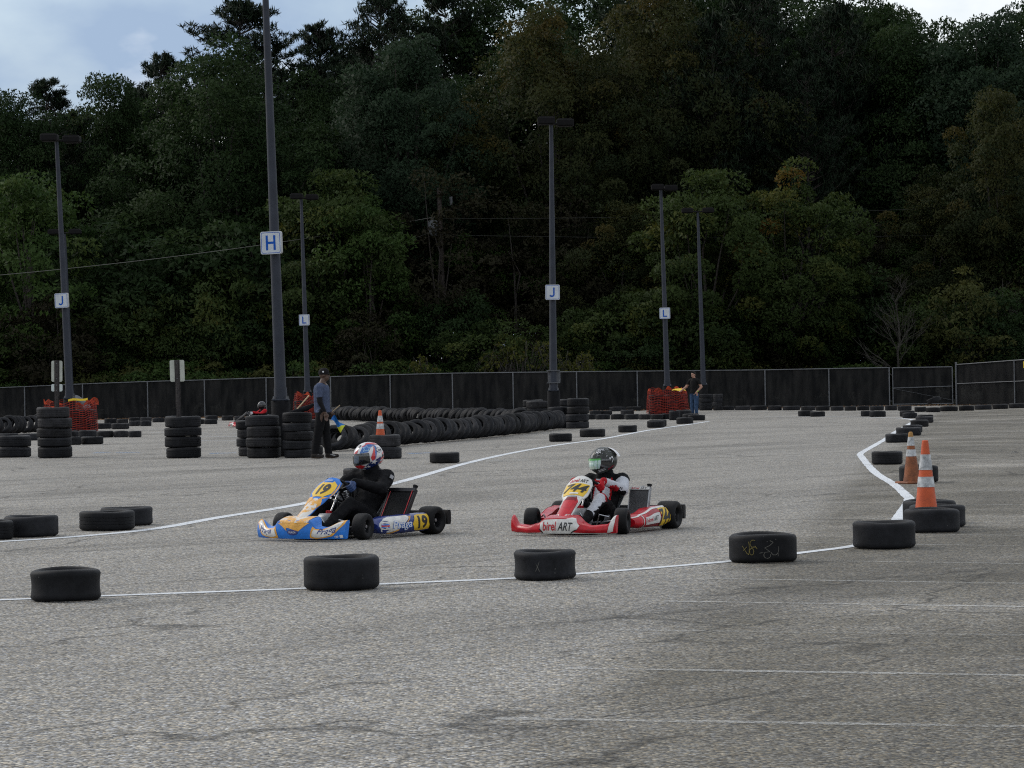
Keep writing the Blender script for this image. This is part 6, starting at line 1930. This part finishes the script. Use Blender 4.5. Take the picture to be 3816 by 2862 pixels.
    if style == 'blue':
        dec(fp, Sp, 'white_panel', [[(-.75, .03), (.75, .03), (.92, .25), (.85, .45), (.2, .56), (-.2, .56), (-.85, .45), (-.92, .25)]], M['kart_mottle'], .004, .12)
        dec(fp, Sp, 'orange_flash', [[(.90, .36), (.98, .44), (.62, .56), (.94, .62), (.5, .60), (.30, .54)], [(-.98, .44), (-.90, .36), (-.30, .54), (-.5, .60), (-.94, .62), (-.62, .56)], [(.985, .60), (.985, .84), (.90, .93), (.88, .74)], [(-.95, .02), (-.6, .005), (.6, .005), (.95, .02), (.5, .05), (-.5, .05)]], M['kart_orange'], .0055, .12)
        pl = dec(fp, Sp, 'number_plate', [[(-.52, .60), (.52, .60), (.84, .70), (.80, .87), (.45, .93), (.36, .90), (-.36, .90), (-.45, .93), (-.80, .87), (-.84, .70)]], M['kart_yellow'], .0058, .10)
        txt(fp, Sp, '19', (-.42, .645, .46, .865), M['black_print'], .08, .045, .0085, 'number')
        txt(fp, Sp, 'PRAGA', (-.26, .925, .26, .955), M['white_print'], 0, .01, .0085)
    elif style == 'red':
        dec(fp, Sp, 'red_panel', [[(-.70, .03), (.70, .03), (.86, .12), (.86, .28), (.80, .46), (.42, .555), (-.42, .555), (-.80, .46), (-.86, .28), (-.86, .12)]], M['kart_red'] if style == 'red' else M['kart_red'], .004, .12)
        dec(fp, Sp, 'black_fade', [[(-.60, .46), (.60, .46), (.45, .545), (-.45, .545)], [(.80, .12), (.84, .14), (.84, .28), (.78, .44), (.74, .42), (.80, .28)]], M['kart_redblack'], .0052, .12)
        dec(fp, Sp, 'label_strip', [[(-.42, .525), (.42, .525), (.40, .56), (-.40, .56)]], M['grey_print'], .0058, .12)
        if style == 'red':
            dec(fp, Sp, 'number_plate', [[(-.86, .58), (.82, .58), (.86, .70), (.86, .84), (-.90, .84), (-.92, .70)]], M['kart_yellow'], .0058, .10)
            txt(fp, Sp, '744', (-.88, .645, .84, .825), M['black_print'], .30, .025, .0085, 'number', .95)
            dec(fp, Sp, 'white_sticker', [[(-.30, .60), (.36, .60), (.36, .63), (-.30, .63)]], M['white_print'], .0086, .1)
            txt(fp, Sp, 'birel', (-.70, .865, .04, .935), M['red_print'], .2, .018, .0065); txt(fp, Sp, 'ART', (.08, .865, .72, .930), M['black_print'], .35, .012, .0065)
            Sr = lambda a, b: Sp(.93 + .05 * b, a)
            mb = MB(); drape_text(mb, Sr, 'www.birelart.com', (.30, -1, .56, .0), 0, 0, off=.0065); mb.build('lettering', M['black_print'], fp, fix=False)
    # ---------------------------------------------------------------- side pods
    for sy in (1, -1):
        if style == 'blue':
            x0, x1 = -.17, -.93
            yo = lambda u: curve1([(0, .545), (.12, .60), (.5, .625), (1, .655)], u)
            zt = lambda u: curve1([(0, .150), (.06, .195), (.2, .215), (1, .225)], u)
            zb_ = lambda u: curve1([(0, .095), (.08, .045), (.3, .035), (1, .045)], u)
        else:
            x0, x1 = -.17, -.90
            yo = lambda u: curve1([(0, .555), (.10, .600), (.5, .62), (1, .655)], u)
            zt = lambda u: curve1([(0, .150), (.25, .185), (.60, .235), (.90, .245), (1, .20)], u)
            zb_ = lambda u: curve1([(0, .060), (.1, .045), (.8, .035), (1, .060)], u)
        def pod(u, v):
            x = lerp(x0, x1, u); a, b = zb_(u), zt(u)
            y = yo(u) - .055 * abs(2 * v - 1) ** 3.2 - .012 * (v - .5)
            return Vector((x, sy * y, lerp(a, b, v)))
        mb = MB(); rings = []
        for i in range(25):
            u = i / 24
            f_ = [pod(u, v / 12) for v in range(13)]
            inn = yo(u) - .17
            f_ += [Vector((f_[-1].x, sy * inn, f_[-1].z - .004)), Vector((f_[0].x, sy * inn, f_[0].z + .004))]
            rings.append(f_)
        mb.loft(rings)
        po = mb.build('side_pod', M['kart_navy'] if style == 'blue' else M['kart_red'], k, 40)
        # decal axes: u runs so that lettering reads the right way from that side
        if sy > 0:
            Sx = surf(pod); Sd = lambda u, v: (lambda p, n: (p, n if n.y > 0 else -n))(*Sx(u, v))
        else:
            Sx = surf(pod); Sd = lambda u, v: (lambda p, n: (p, n if n.y < 0 else -n))(*Sx(1 - u, v))
        fx = (lambda x: x) if sy > 0 else (lambda x: 1 - x)
        if style == 'blue':
            mir = lambda pl: pl if sy > 0 else [(1 - x, y) for x, y in reversed(pl)]
            dec(po, Sd, 'white_flash', [mir([(.02, .40), (.06, .10), (.16, .06), (.34, .26), (.44, .50), (.60, .86), (.56, .96), (.10, .95), (.02, .70)])], M['kart_white'], .003, .08)
            dec(po, Sd, 'orange_flash', [mir([(.14, .03), (.20, .02), (.36, .22), (.34, .27)]), mir([(.58, .88), (.60, .84), (.48, .52), (.52, .56), (.64, .9)])], M['kart_orange'], .0042, .08)
            dec(po, Sd, 'number_plate', [mir([(.63, .46), (.70, .88), (.76, .93), (.97, .92), (.97, .12), (.76, .08), (.68, .12)])], M['kart_yellow'], .0042, .08)
            txt(po, Sd, '19', (.735, .18, .925, .86) if sy > 0 else (.03, .20, .20, .84), M['black_print'], .05, .04, .0065, 'number')
            txt(po, Sd, 'Praga', (.215, .17, .625, .73) if sy > 0 else (.36, .17, .74, .73), M['kart_blue'], .25, .045, .0052)
            txt(po, Sd, 'Praga', (.225, .19, .615, .72) if sy > 0 else (.37, .19, .73, .72), M['white_print'], .25, .008, .0068)
            dec(po, Sd, 'sponsor_badge', [mir([(.045, .34), (.15, .34), (.15, .60), (.045, .60)])], M['kart_blue'], .0052, .08)
            dec(po, Sd, 'sponsor_badge', [mir([(.045, .40), (.15, .40), (.15, .54), (.045, .54)])], M['red_print'], .0062, .08)
        else:
            mir = lambda pl: pl if sy > 0 else [(1 - x, y) for x, y in reversed(pl)]
            dec(po, Sd, 'black_fade', [mir([(.30, .80), (.70, .74), (.70, .92), (.44, .90)]), mir([(.34, .10), (.70, .10), (.70, .20), (.40, .2)])], M['kart_redblack'], .003, .08)
            dec(po, Sd, 'white_edge', [mir([(.02, .93), (.98, .93), (.98, .995), (.02, .995)]), mir([(.16, .02), (.90, .01), (.92, .05), (.16, .06)]), mir([(.165, .06), (.185, .06), (.185, .90), (.165, .92)])], M['kart_white'], .0035, .08)
            dec(po, Sd, 'number_plate', [mir([(.70, .08), (.92, .08), (.985, .20), (.985, .84), (.93, .93), (.68, .92), (.74, .5)])], M['kart_yellow'], .0042, .08)
            dec(po, Sd, 'white_panel', [mir([(.235, .22), (.66, .22), (.70, .48), (.68, .74), (.24, .72)])], M['kart_white'], .0042, .08)
            if style == 'red':
                txt(po, Sd, '744', (.66, .10, .985, .88) if sy > 0 else (.02, .10, .34, .88), M['black_print'], .35, .012, .0068, 'number', .95)
                a_ = .26 if sy > 0 else .36
                txt(po, Sd, 'birel', (a_, .36, a_ + .19, .64), M['red_print'], .1, .018, .006); txt(po, Sd, 'ART', (a_ + .205, .36, a_ + .375, .60), M['black_print'], .35, .012, .006)
    return k

A1, A2 = 57.5, 66.0
kart1 = make_kart(Vector((-1.897, 28.195, 0)), A1, 'blue', 'blue and white racing kart numbered 19 leading along the track', R(6))
kart2 = make_kart(Vector((.624, 28.353, 0)), A2, 'red', 'red and white racing kart numbered 744 following the blue kart', R(10))
pk = gp(905, 1592)
kart3 = make_kart(Vector((pk.x, pk.y + .2, 0)), 25, 'plain', 'distant red kart rounding the track behind the H lamp post stack')

def p_black(c, n, sh):
    return 0
def prints1(body, sh):
    S_, E, wr = sh[1]
    d = (E - S_); ln = d.length; d.normalize(); out = Vector((.15, 1, .35)); out = (out - d * out.dot(d)).normalized(); sd = d.cross(out)
    mb = MB()
    Sq = lambda a, b: (S_ + d * (b * ln) + out * .088 + sd * a * -.055, out)
    v, f, _ = text_2d('SPARCO', 0, .02)
    for poly, m in [([(-.4, .25), (.4, .15), (.4, .40), (-.4, .50)], 0)]:
        mb.add([Sq(a, b)[0] for a, b in poly], [(0, 1, 2, 3)])
    mb.build('sleeve_patch', M['grey_print'], body, fix=False)
drv1 = driver(kart1, dict(label='driver in a black suit and a star spangled helmet steering the blue kart', s=1.05, mats=[M['suit_black']], paint=p_black, gmats=[M['glove_blue'], M['white_print']],
                          gpaint=lambda c, n: 1 if (n.z > .62 and c.x < -.32) else 0, yaw=-34, tilt=9, hs=1.0, helmet='stars', dx=-.05, hz=-.005, hup=-.012, prints=prints1))
def p_white(c, n, sh):
    best, seg, tpar = 9, None, 0
    for sy in (1, -1):
        S_, E, wr = sh[sy]
        for nm, a, b in (('up', S_, E), ('lo', E, wr)):
            ab = b - a; t = max(0, min(1, (c - a).dot(ab) / ab.length_squared)); d = (c - a - ab * t).length
            if d < best:
                best, seg, tpar = d, nm, t
    if best < .095 and c.z > .30:
        if seg == 'up':
            return 1 if tpar < .22 else 0
        if n.z < -.15 and tpar < .75:
            return 2 if tpar > .35 else 1
        return 2 if tpar > .93 else 0
    if c.z > .525:
        return 1
    if c.x > -.50:                       # legs
        if c.x > .10:
            return 1
        if -.21 < c.x < .03 and n.z > .12 and abs(c.y) > .12:
            return 0
        if -.27 < c.x <= -.20 and abs(c.y) > .11 and n.z > 0:
            return 2
        return 1
    if abs(c.y) > .085:
        return 2 if (abs(c.y) < .100 and c.z > .25) else 1
    return 0 if n.x > -.1 and c.z > .26 else 1
drv2 = driver(kart2, dict(label='driver in a white, black and red suit with dark doodled helmet in the red kart', s=.96, mats=[M['suit_white'], M['suit_black'], M['suit_red']], paint=p_white, gmats=[M['suit_red'], M['suit_white']],
                          gpaint=lambda c, n: 1 if c.x < -.288 else 0, yaw=-31, tilt=5, hs=.97, helmet='doodle', style='red', dx=-.03, lean=.05, hz=-.085, hup=-.005))
drv3 = driver(kart3, dict(label='driver in black with red shoulders and a plain black helmet in the distant kart', s=1.0, mats=[M['suit_black'], M['suit_red']], paint=lambda c, n, sh: 1 if (c.z > .5 and abs(c.y) > .17) else 0, gmats=[M['suit_white']],
                          gpaint=lambda c, n: 0, yaw=0, tilt=5, hs=1.0, helmet='plain'))

# ------------------------------------------------------------------ people on foot
def hand_rel(mb, wr, d, side, s=1.0):
    """relaxed open hand: palm, four slightly curled fingers, thumb off the side of the palm; d points to the fingertips"""
    d = d.normalized(); ref = side.normalized(); nrm = d.cross(ref).normalized()
    capsule(mb, wr, .024 * s, wr + d * .05 * s, .030 * s)
    capsule(mb, wr + d * .045 * s - ref * .022 * s, .016 * s, wr + d * .085 * s - ref * .026 * s, .013 * s); capsule(mb, wr + d * .045 * s + ref * .02 * s, .016 * s, wr + d * .085 * s + ref * .022 * s, .013 * s)
    for o, ln in ((-.030, .062), (-.010, .078), (.011, .074), (.031, .060)):
        b = wr + d * .085 * s + ref * o * s; m_ = b + d * ln * .55 * s + nrm * .006; e_ = m_ + (d + nrm * .7).normalized() * ln * .5 * s
        capsule(mb, b, .0095 * s, m_, .0088 * s); capsule(mb, m_, .0088 * s, e_, .0075 * s)
    b = wr + d * .025 * s + ref * .030 * s; m_ = b + (d * .7 + ref * .8).normalized() * .035 * s; capsule(mb, b, .013 * s, m_, .011 * s); capsule(mb, m_, .011 * s, m_ + d * .032 * s, .009 * s)
def head_parts(mb, c, f, s=1.0):
    """skull, jaw, nose, ears; c centre of head, f forward"""
    l = Vector((-f.y, f.x, 0)); rot = Matrix((f, l, Vector((0, 0, 1)))).transposed()
    ellipsoid(mb, c + Vector((0, 0, .02 * s)) - f * .012 * s, (.098 * s, .076 * s, .105 * s), rot)
    ellipsoid(mb, c + f * .030 * s - Vector((0, 0, .055 * s)), (.066 * s, .056 * s, .066 * s), rot)
    capsule(mb, c + f * .082 * s + Vector((0, 0, .010 * s)), .011 * s, c + f * .104 * s - Vector((0, 0, .022 * s)), .015 * s)
    capsule(mb, c + f * .074 * s + l * .035 * s + Vector((0, 0, .028 * s)), .014 * s, c + f * .074 * s - l * .035 * s + Vector((0, 0, .028 * s)), .014 * s)
    capsule(mb, c + f * .078 * s + l * .018 * s - Vector((0, 0, .056 * s)), .012 * s, c + f * .078 * s - l * .018 * s - Vector((0, 0, .056 * s)), .012 * s)
    for sg in (1, -1):
        ellipsoid(mb, c + l * sg * .080 * s - f * .008 * s - Vector((0, 0, .005 * s)), (.020 * s, .010 * s, .032 * s), rot)
def face_bits(parent, c, f, skin, s=1.0):
    l = Vector((-f.y, f.x, 0))
    for sg in (1, -1):
        mb = MB(); ellipsoid(mb, c + f * .086 * s + l * sg * .030 * s + Vector((0, 0, .008 * s)), (.010, .013, .009)); mb.build('eye', M['hair'], parent, 60)
    mb = MB(); capsule(mb, c + f * .090 * s + l * .020 * s - Vector((0, 0, .056 * s)), .0045, c + f * .090 * s - l * .020 * s - Vector((0, 0, .056 * s)), .0045); mb.build('mouth', M['hair'], parent, 60)
def hair_cap(c, f, s, kind):
    l = Vector((-f.y, f.x, 0)); rot = Matrix((f, l, Vector((0, 0, 1)))).transposed()
    mb = MB()
    if kind == 'cap':
        prof = [(.108, .0), (.112, .03), (.104, .075), (.075, .115), (.035, .132), (0, .135)]
        vs_ = MB(); vs_.lathe([(r * s, z * s) for r, z in prof], 24)
        mb.add([c - f * .012 * s + Vector((0, 0, .010 * s)) + rot @ Vector((x, y * .86, z)) for x, y, z in vs_.v], vs_.f)
        def brim(a, t):
            an = lerp(-1.15, 1.15, a); r = lerp(.100, .178, t)
            return c + Vector((0, 0, .022 * s)) + rot @ Vector((r * math.cos(an) * s * (1 if t < .5 else 1.0), r * .62 * math.sin(an) * s, (-.004 - .02 * math.sin(an) ** 2 * t + .006 * t) * s + .016))
        mb.grid(brim, 12, 4)
    else:
        for i in range(0, 9):
            pass
        ellipsoid(mb, c + Vector((0, 0, .042 * s)) - f * .024 * s, (.100 * s, .083 * s, .098 * s), rot)
        ellipsoid(mb, c + Vector((0, 0, .098 * s)) + f * .035 * s, (.060 * s, .062 * s, .035 * s), rot)
    return mb

def stand(loc, rotz, label, J, rad, paintf, mats, headc, headf, hair, cap, hands, skin, voxel=.014, shoe_fwd=None):
    e = empty('person', loc, rotz); tag(e, label, 'person')
    mb = MB()
    for a, ra, b, rb in J:
        capsule(mb, a, ra, b, rb)
    for c, r_ in rad:
        ellipsoid(mb, c, r_)
    head_parts(mb, Vector(headc), Vector(headf).normalized())
    for w, d, sd in hands:
        hand_rel(mb, Vector(w), Vector(d), Vector(sd), 1.05)
    me = grow(mb, voxel * .72, 3, .006)
    paint(me, mats, paintf)
    link('body', me, mats, e)
    face_bits(e, Vector(headc), Vector(headf).normalized(), skin)
    hc = hair_cap(Vector(headc), Vector(headf).normalized(), 1.0, hair)
    hc.build('cap' if hair == 'cap' else 'hair', cap, e, 60)
    return e
def legs(fx=((.05, .11), (-.10, -.10)), knee=.02, top=.94):
    J = []
    for (x, y) in fx:
        hip = (0, .095 if y > 0 else -.095, top); kn = (x * .5 + knee, y * 1.0, .50); an = (x, y, .095); toe = (x + .17, y + (.02 if y > 0 else -.02), .055)
        J += [(hip, .118, kn, .090), (kn, .090, an, .074), ((x - .035, y, .055), .045, (x + .09, y, .052), .048), ((x + .09, y, .052), .048, toe, .038)]
    return J
# marshal in the blue shirt: side on, looking along the track, arm hanging
fl_p = gp(1203, 1710)
J = legs(((.10, .10), (-.16, -.10)), .0)
J += [((0, 0, .96), .165, (-.01, 0, 1.18), .16), ((-.01, 0, 1.18), .165, (-.01, 0, 1.40), .165), ((-.01, 0, 1.46), .085, (.03, 0, 1.60), .060),
      ((-.02, -.12, 1.47), .085, (-.02, -.20, 1.455), .082), ((-.02, .12, 1.47), .085, (-.02, .20, 1.455), .082),
      ((-.02, -.205, 1.45), .078, (-.01, -.25, 1.17), .056), ((-.01, -.25, 1.17), .054, (.10, -.235, .93), .036),
      ((-.02, .205, 1.45), .078, (-.0, .25, 1.17), .056), ((-.0, .25, 1.17), .054, (.13, .20, .96), .036)]
def pf(c, n):
    if c.z < .035:
        return 4
    if c.z < .105 and True:
        return 3
    dn = min((c - Vector((.115, -.235, .84))).length, (c - Vector((.17, .20, .88))).length)
    if dn < .135 and (c.y < -.19 or c.y > .17) and c.z < .955:
        return 5
    if c.z < .98 and not (abs(c.y) > .20 and c.z > .94):
        return 1 if c.z < .945 else 0
    if abs(c.y) > .185 and c.z < 1.25:
        return 2
    if c.z > 1.545 or (c.z > 1.50 and abs(c.y) < .07 and c.x > .03):
        return 5
    if c.z > 1.50 and abs(c.y) < .085:
        return 2
    return 0
flagger = stand(fl_p + Vector((0, .1, 0)), R(-6), 'person in a blue shirt, black sleeves, trousers and cap standing by the H tyre stacks', J, [((0, 0, 1.02), (.155, .175, .10)), ((-.02, 0, 1.36), (.14, .19, .16))], pf,
                [M['denim_shirt'], M['trousers_black'], M['sleeve_black'], M['shoe'], M['shoe_sole'], M['skin_dark']], (.055, 0, 1.70), (1, 0, 0), 'cap', M['cap'],
                [((.10, -.235, .93), (.15, 0, -1), (1, .2, 0)), ((.13, .20, .96), (.5, 0, -1), (1, -.2, 0))], M['skin_dark'])
flagger.scale = (1.02, 1.02, 1.015)
mb = MB(); ellipsoid(mb, (.045, -.099, 1.765), (.018, .004, .018)); mb.build('cap_badge', M['white_print'], flagger, 60)
for x, y in ((.19, -.10), (-.07, -.10), (.19, .10)):
    mb = MB()
    for i in range(4):
        mb.tube([(x - .01 + i * .022, y - .035, .088 - i * .008), (x - .01 + i * .022, y + .035, .088 - i * .008)], .005, 5)
    mb.build('shoe_laces', M['white_print'], flagger)
# blue flag with a yellow diagonal, held rolled in his far hand
fb = empty('marshal_flag', flagger.location + Vector((.13, .20, .92))); fb.scale = (.8, .8, .8); tag(fb, 'blue flag with a yellow tip held low by the person in the blue shirt', 'flag')
mb = MB(); mb.tube([(-.15, 0, -.12), (.28, -.02, .22)], .011, 8); mb.build('stick', M['wood'], fb, 60)
def cloth(s, t):
    x = .10 + .25 * t; z = -.10 - .30 * t ** 1.1 + .11 * (s - .5) * (1 - .3 * t)
    return Vector((x + .12 * (s - .5), .05 * math.sin(3.1 * s + 4 * t) - .12, z + .05 * math.sin(5 * t + 3 * s)))
mb = MB(); mb.grid(cloth, 14, 20)
for i, f in enumerate(mb.f):
    c_ = sum((Vector(mb.v[q]) for q in f), Vector()) / 4
    ii, jj = divmod(i, 20)
    mb.m[i] = 1 if (jj > 12 and ii < 9 + (jj - 12) * .6) else 0
mb.build('flag_cloth', [M['flag_blue'], M['flag_yellow']], fb, 60)
# furled flag stored in the tyre stack
fs = empty('furled_flag', H2 + Vector((.05, -.02, H2h - .02))); tag(fs, 'furled dark flag on a pale stick lying on the tyre stack', 'flag')
mb = MB(); mb.tube([(-.14, 0, -.01), (.20, .02, .37)], .014, 8); mb.build('stick', M['wood'], fs, 60)
mb = MB(); mb.tube([(-.22, 0, .02), (-.05, .01, .05), (.14, .02, .10), (.30, .0, .18)], [.02, .05, .06, .03], 8); mb.build('flag_cloth', M['sleeve_black'], fs, 60)

# man in jeans at the far netting
mp_ = gp(2589, 1549)
J = legs(((.02, .11), (.0, -.11)), .01)
J += [((0, 0, .95), .15, (0, 0, 1.15), .15), ((0, 0, 1.15), .155, (0, 0, 1.38), .15), ((0, 0, 1.44), .085, (.02, 0, 1.58), .058),
      ((0, -.12, 1.45), .085, (0, -.20, 1.43), .080), ((0, .12, 1.45), .085, (0, .20, 1.43), .080),
      ((0, -.205, 1.43), .074, (.05, -.36, 1.18), .052), ((.05, -.36, 1.18), .050, (.30, -.45, 1.02), .034),
      ((0, .205, 1.43), .074, (-.05, .33, 1.17), .052), ((-.05, .33, 1.17), .050, (.10, .20, .97), .034)]
def pm(c, n):
    if c.z < .10:
        return 2
    arm = (abs(c.y) > .235 and c.z < 1.27) or (c.x > .16 and .85 < c.z < 1.3) or (c.y > .17 and c.z < 1.10 and c.z > .82 and c.x > .04)
    if arm:
        return 3
    if c.z < .90:
        return 1
    if c.z > 1.535:
        return 3
    return 0
man = stand(mp_ + Vector((0, .1, 0)), R(230), 'person in a black polo and blue jeans resting a hand on the orange netting', J, [((0, 0, 1.0), (.15, .175, .10)), ((.0, 0, 1.33), (.14, .19, .16))], pm,
            [M['polo_black'], M['jeans'], M['shoe'], M['skin_light']], (.045, 0, 1.67), (1, -.05, 0), 'hair', M['hair'],
            [((.30, -.45, 1.02), (1, -.2, -.35), (0, 1, 0)), ((.10, .20, .97), (.4, -.5, -.8), (1, .3, 0))], M['skin_light'], .015)
mb = MB(); mb.lathe([(.043, -.018), (.046, 0), (.043, .018)], 16, mtx=Matrix.Translation((.075, .225, 1.0)) @ Matrix.Rotation(R(35), 4, 'Y') @ Matrix.Rotation(R(25), 4, 'X')); mb.build('wristband', M['wrist'], man, 60)
# man bending behind the near J lamp post
J = legs(((.05, .12), (-.05, -.12)), .06, .86)
J += [((-.02, 0, .88), .15, (.16, 0, 1.05), .15), ((.16, 0, 1.05), .15, (.32, 0, 1.17), .145), ((.36, 0, 1.20), .08, (.47, 0, 1.26), .06),
      ((.32, -.12, 1.18), .085, (.33, -.2, 1.15), .08), ((.32, .12, 1.18), .085, (.33, .2, 1.15), .08),
      ((.33, -.205, 1.15), .074, (.36, -.26, .88), .05), ((.36, -.26, .88), .05, (.48, -.2, .70), .034),
      ((.33, .205, 1.15), .074, (.36, .26, .88), .05), ((.36, .26, .88), .05, (.48, .2, .70), .034)]
def pb(c, n):
    if c.z < .10:
        return 2
    if (c.x > .44 and c.z > 1.18) or (abs(c.y) > .19 and c.z < .98 and c.x > .2) or (c.x > .35 and c.z < .95):
        return 3
    if c.z < .86:
        return 1
    return 0
bx_ = at(296, 1500, 95.4)
bend = stand(Vector((bx_.x + .20, 95.5, 0)), R(178), 'person in a grey tee shirt bending down behind the near J lamp post', J, [((.0, 0, .90), (.15, .17, .12))], pb,
             [M['tee_grey'], M['trousers_black'], M['shoe'], M['skin_light']], (.53, 0, 1.315), (.9, 0, -.3), 'hair', M['hair'],
             [((.48, -.2, .70), (.4, 0, -1), (1, 0, 0)), ((.48, .2, .70), (.4, 0, -1), (1, 0, 0))], M['skin_light'], .015)
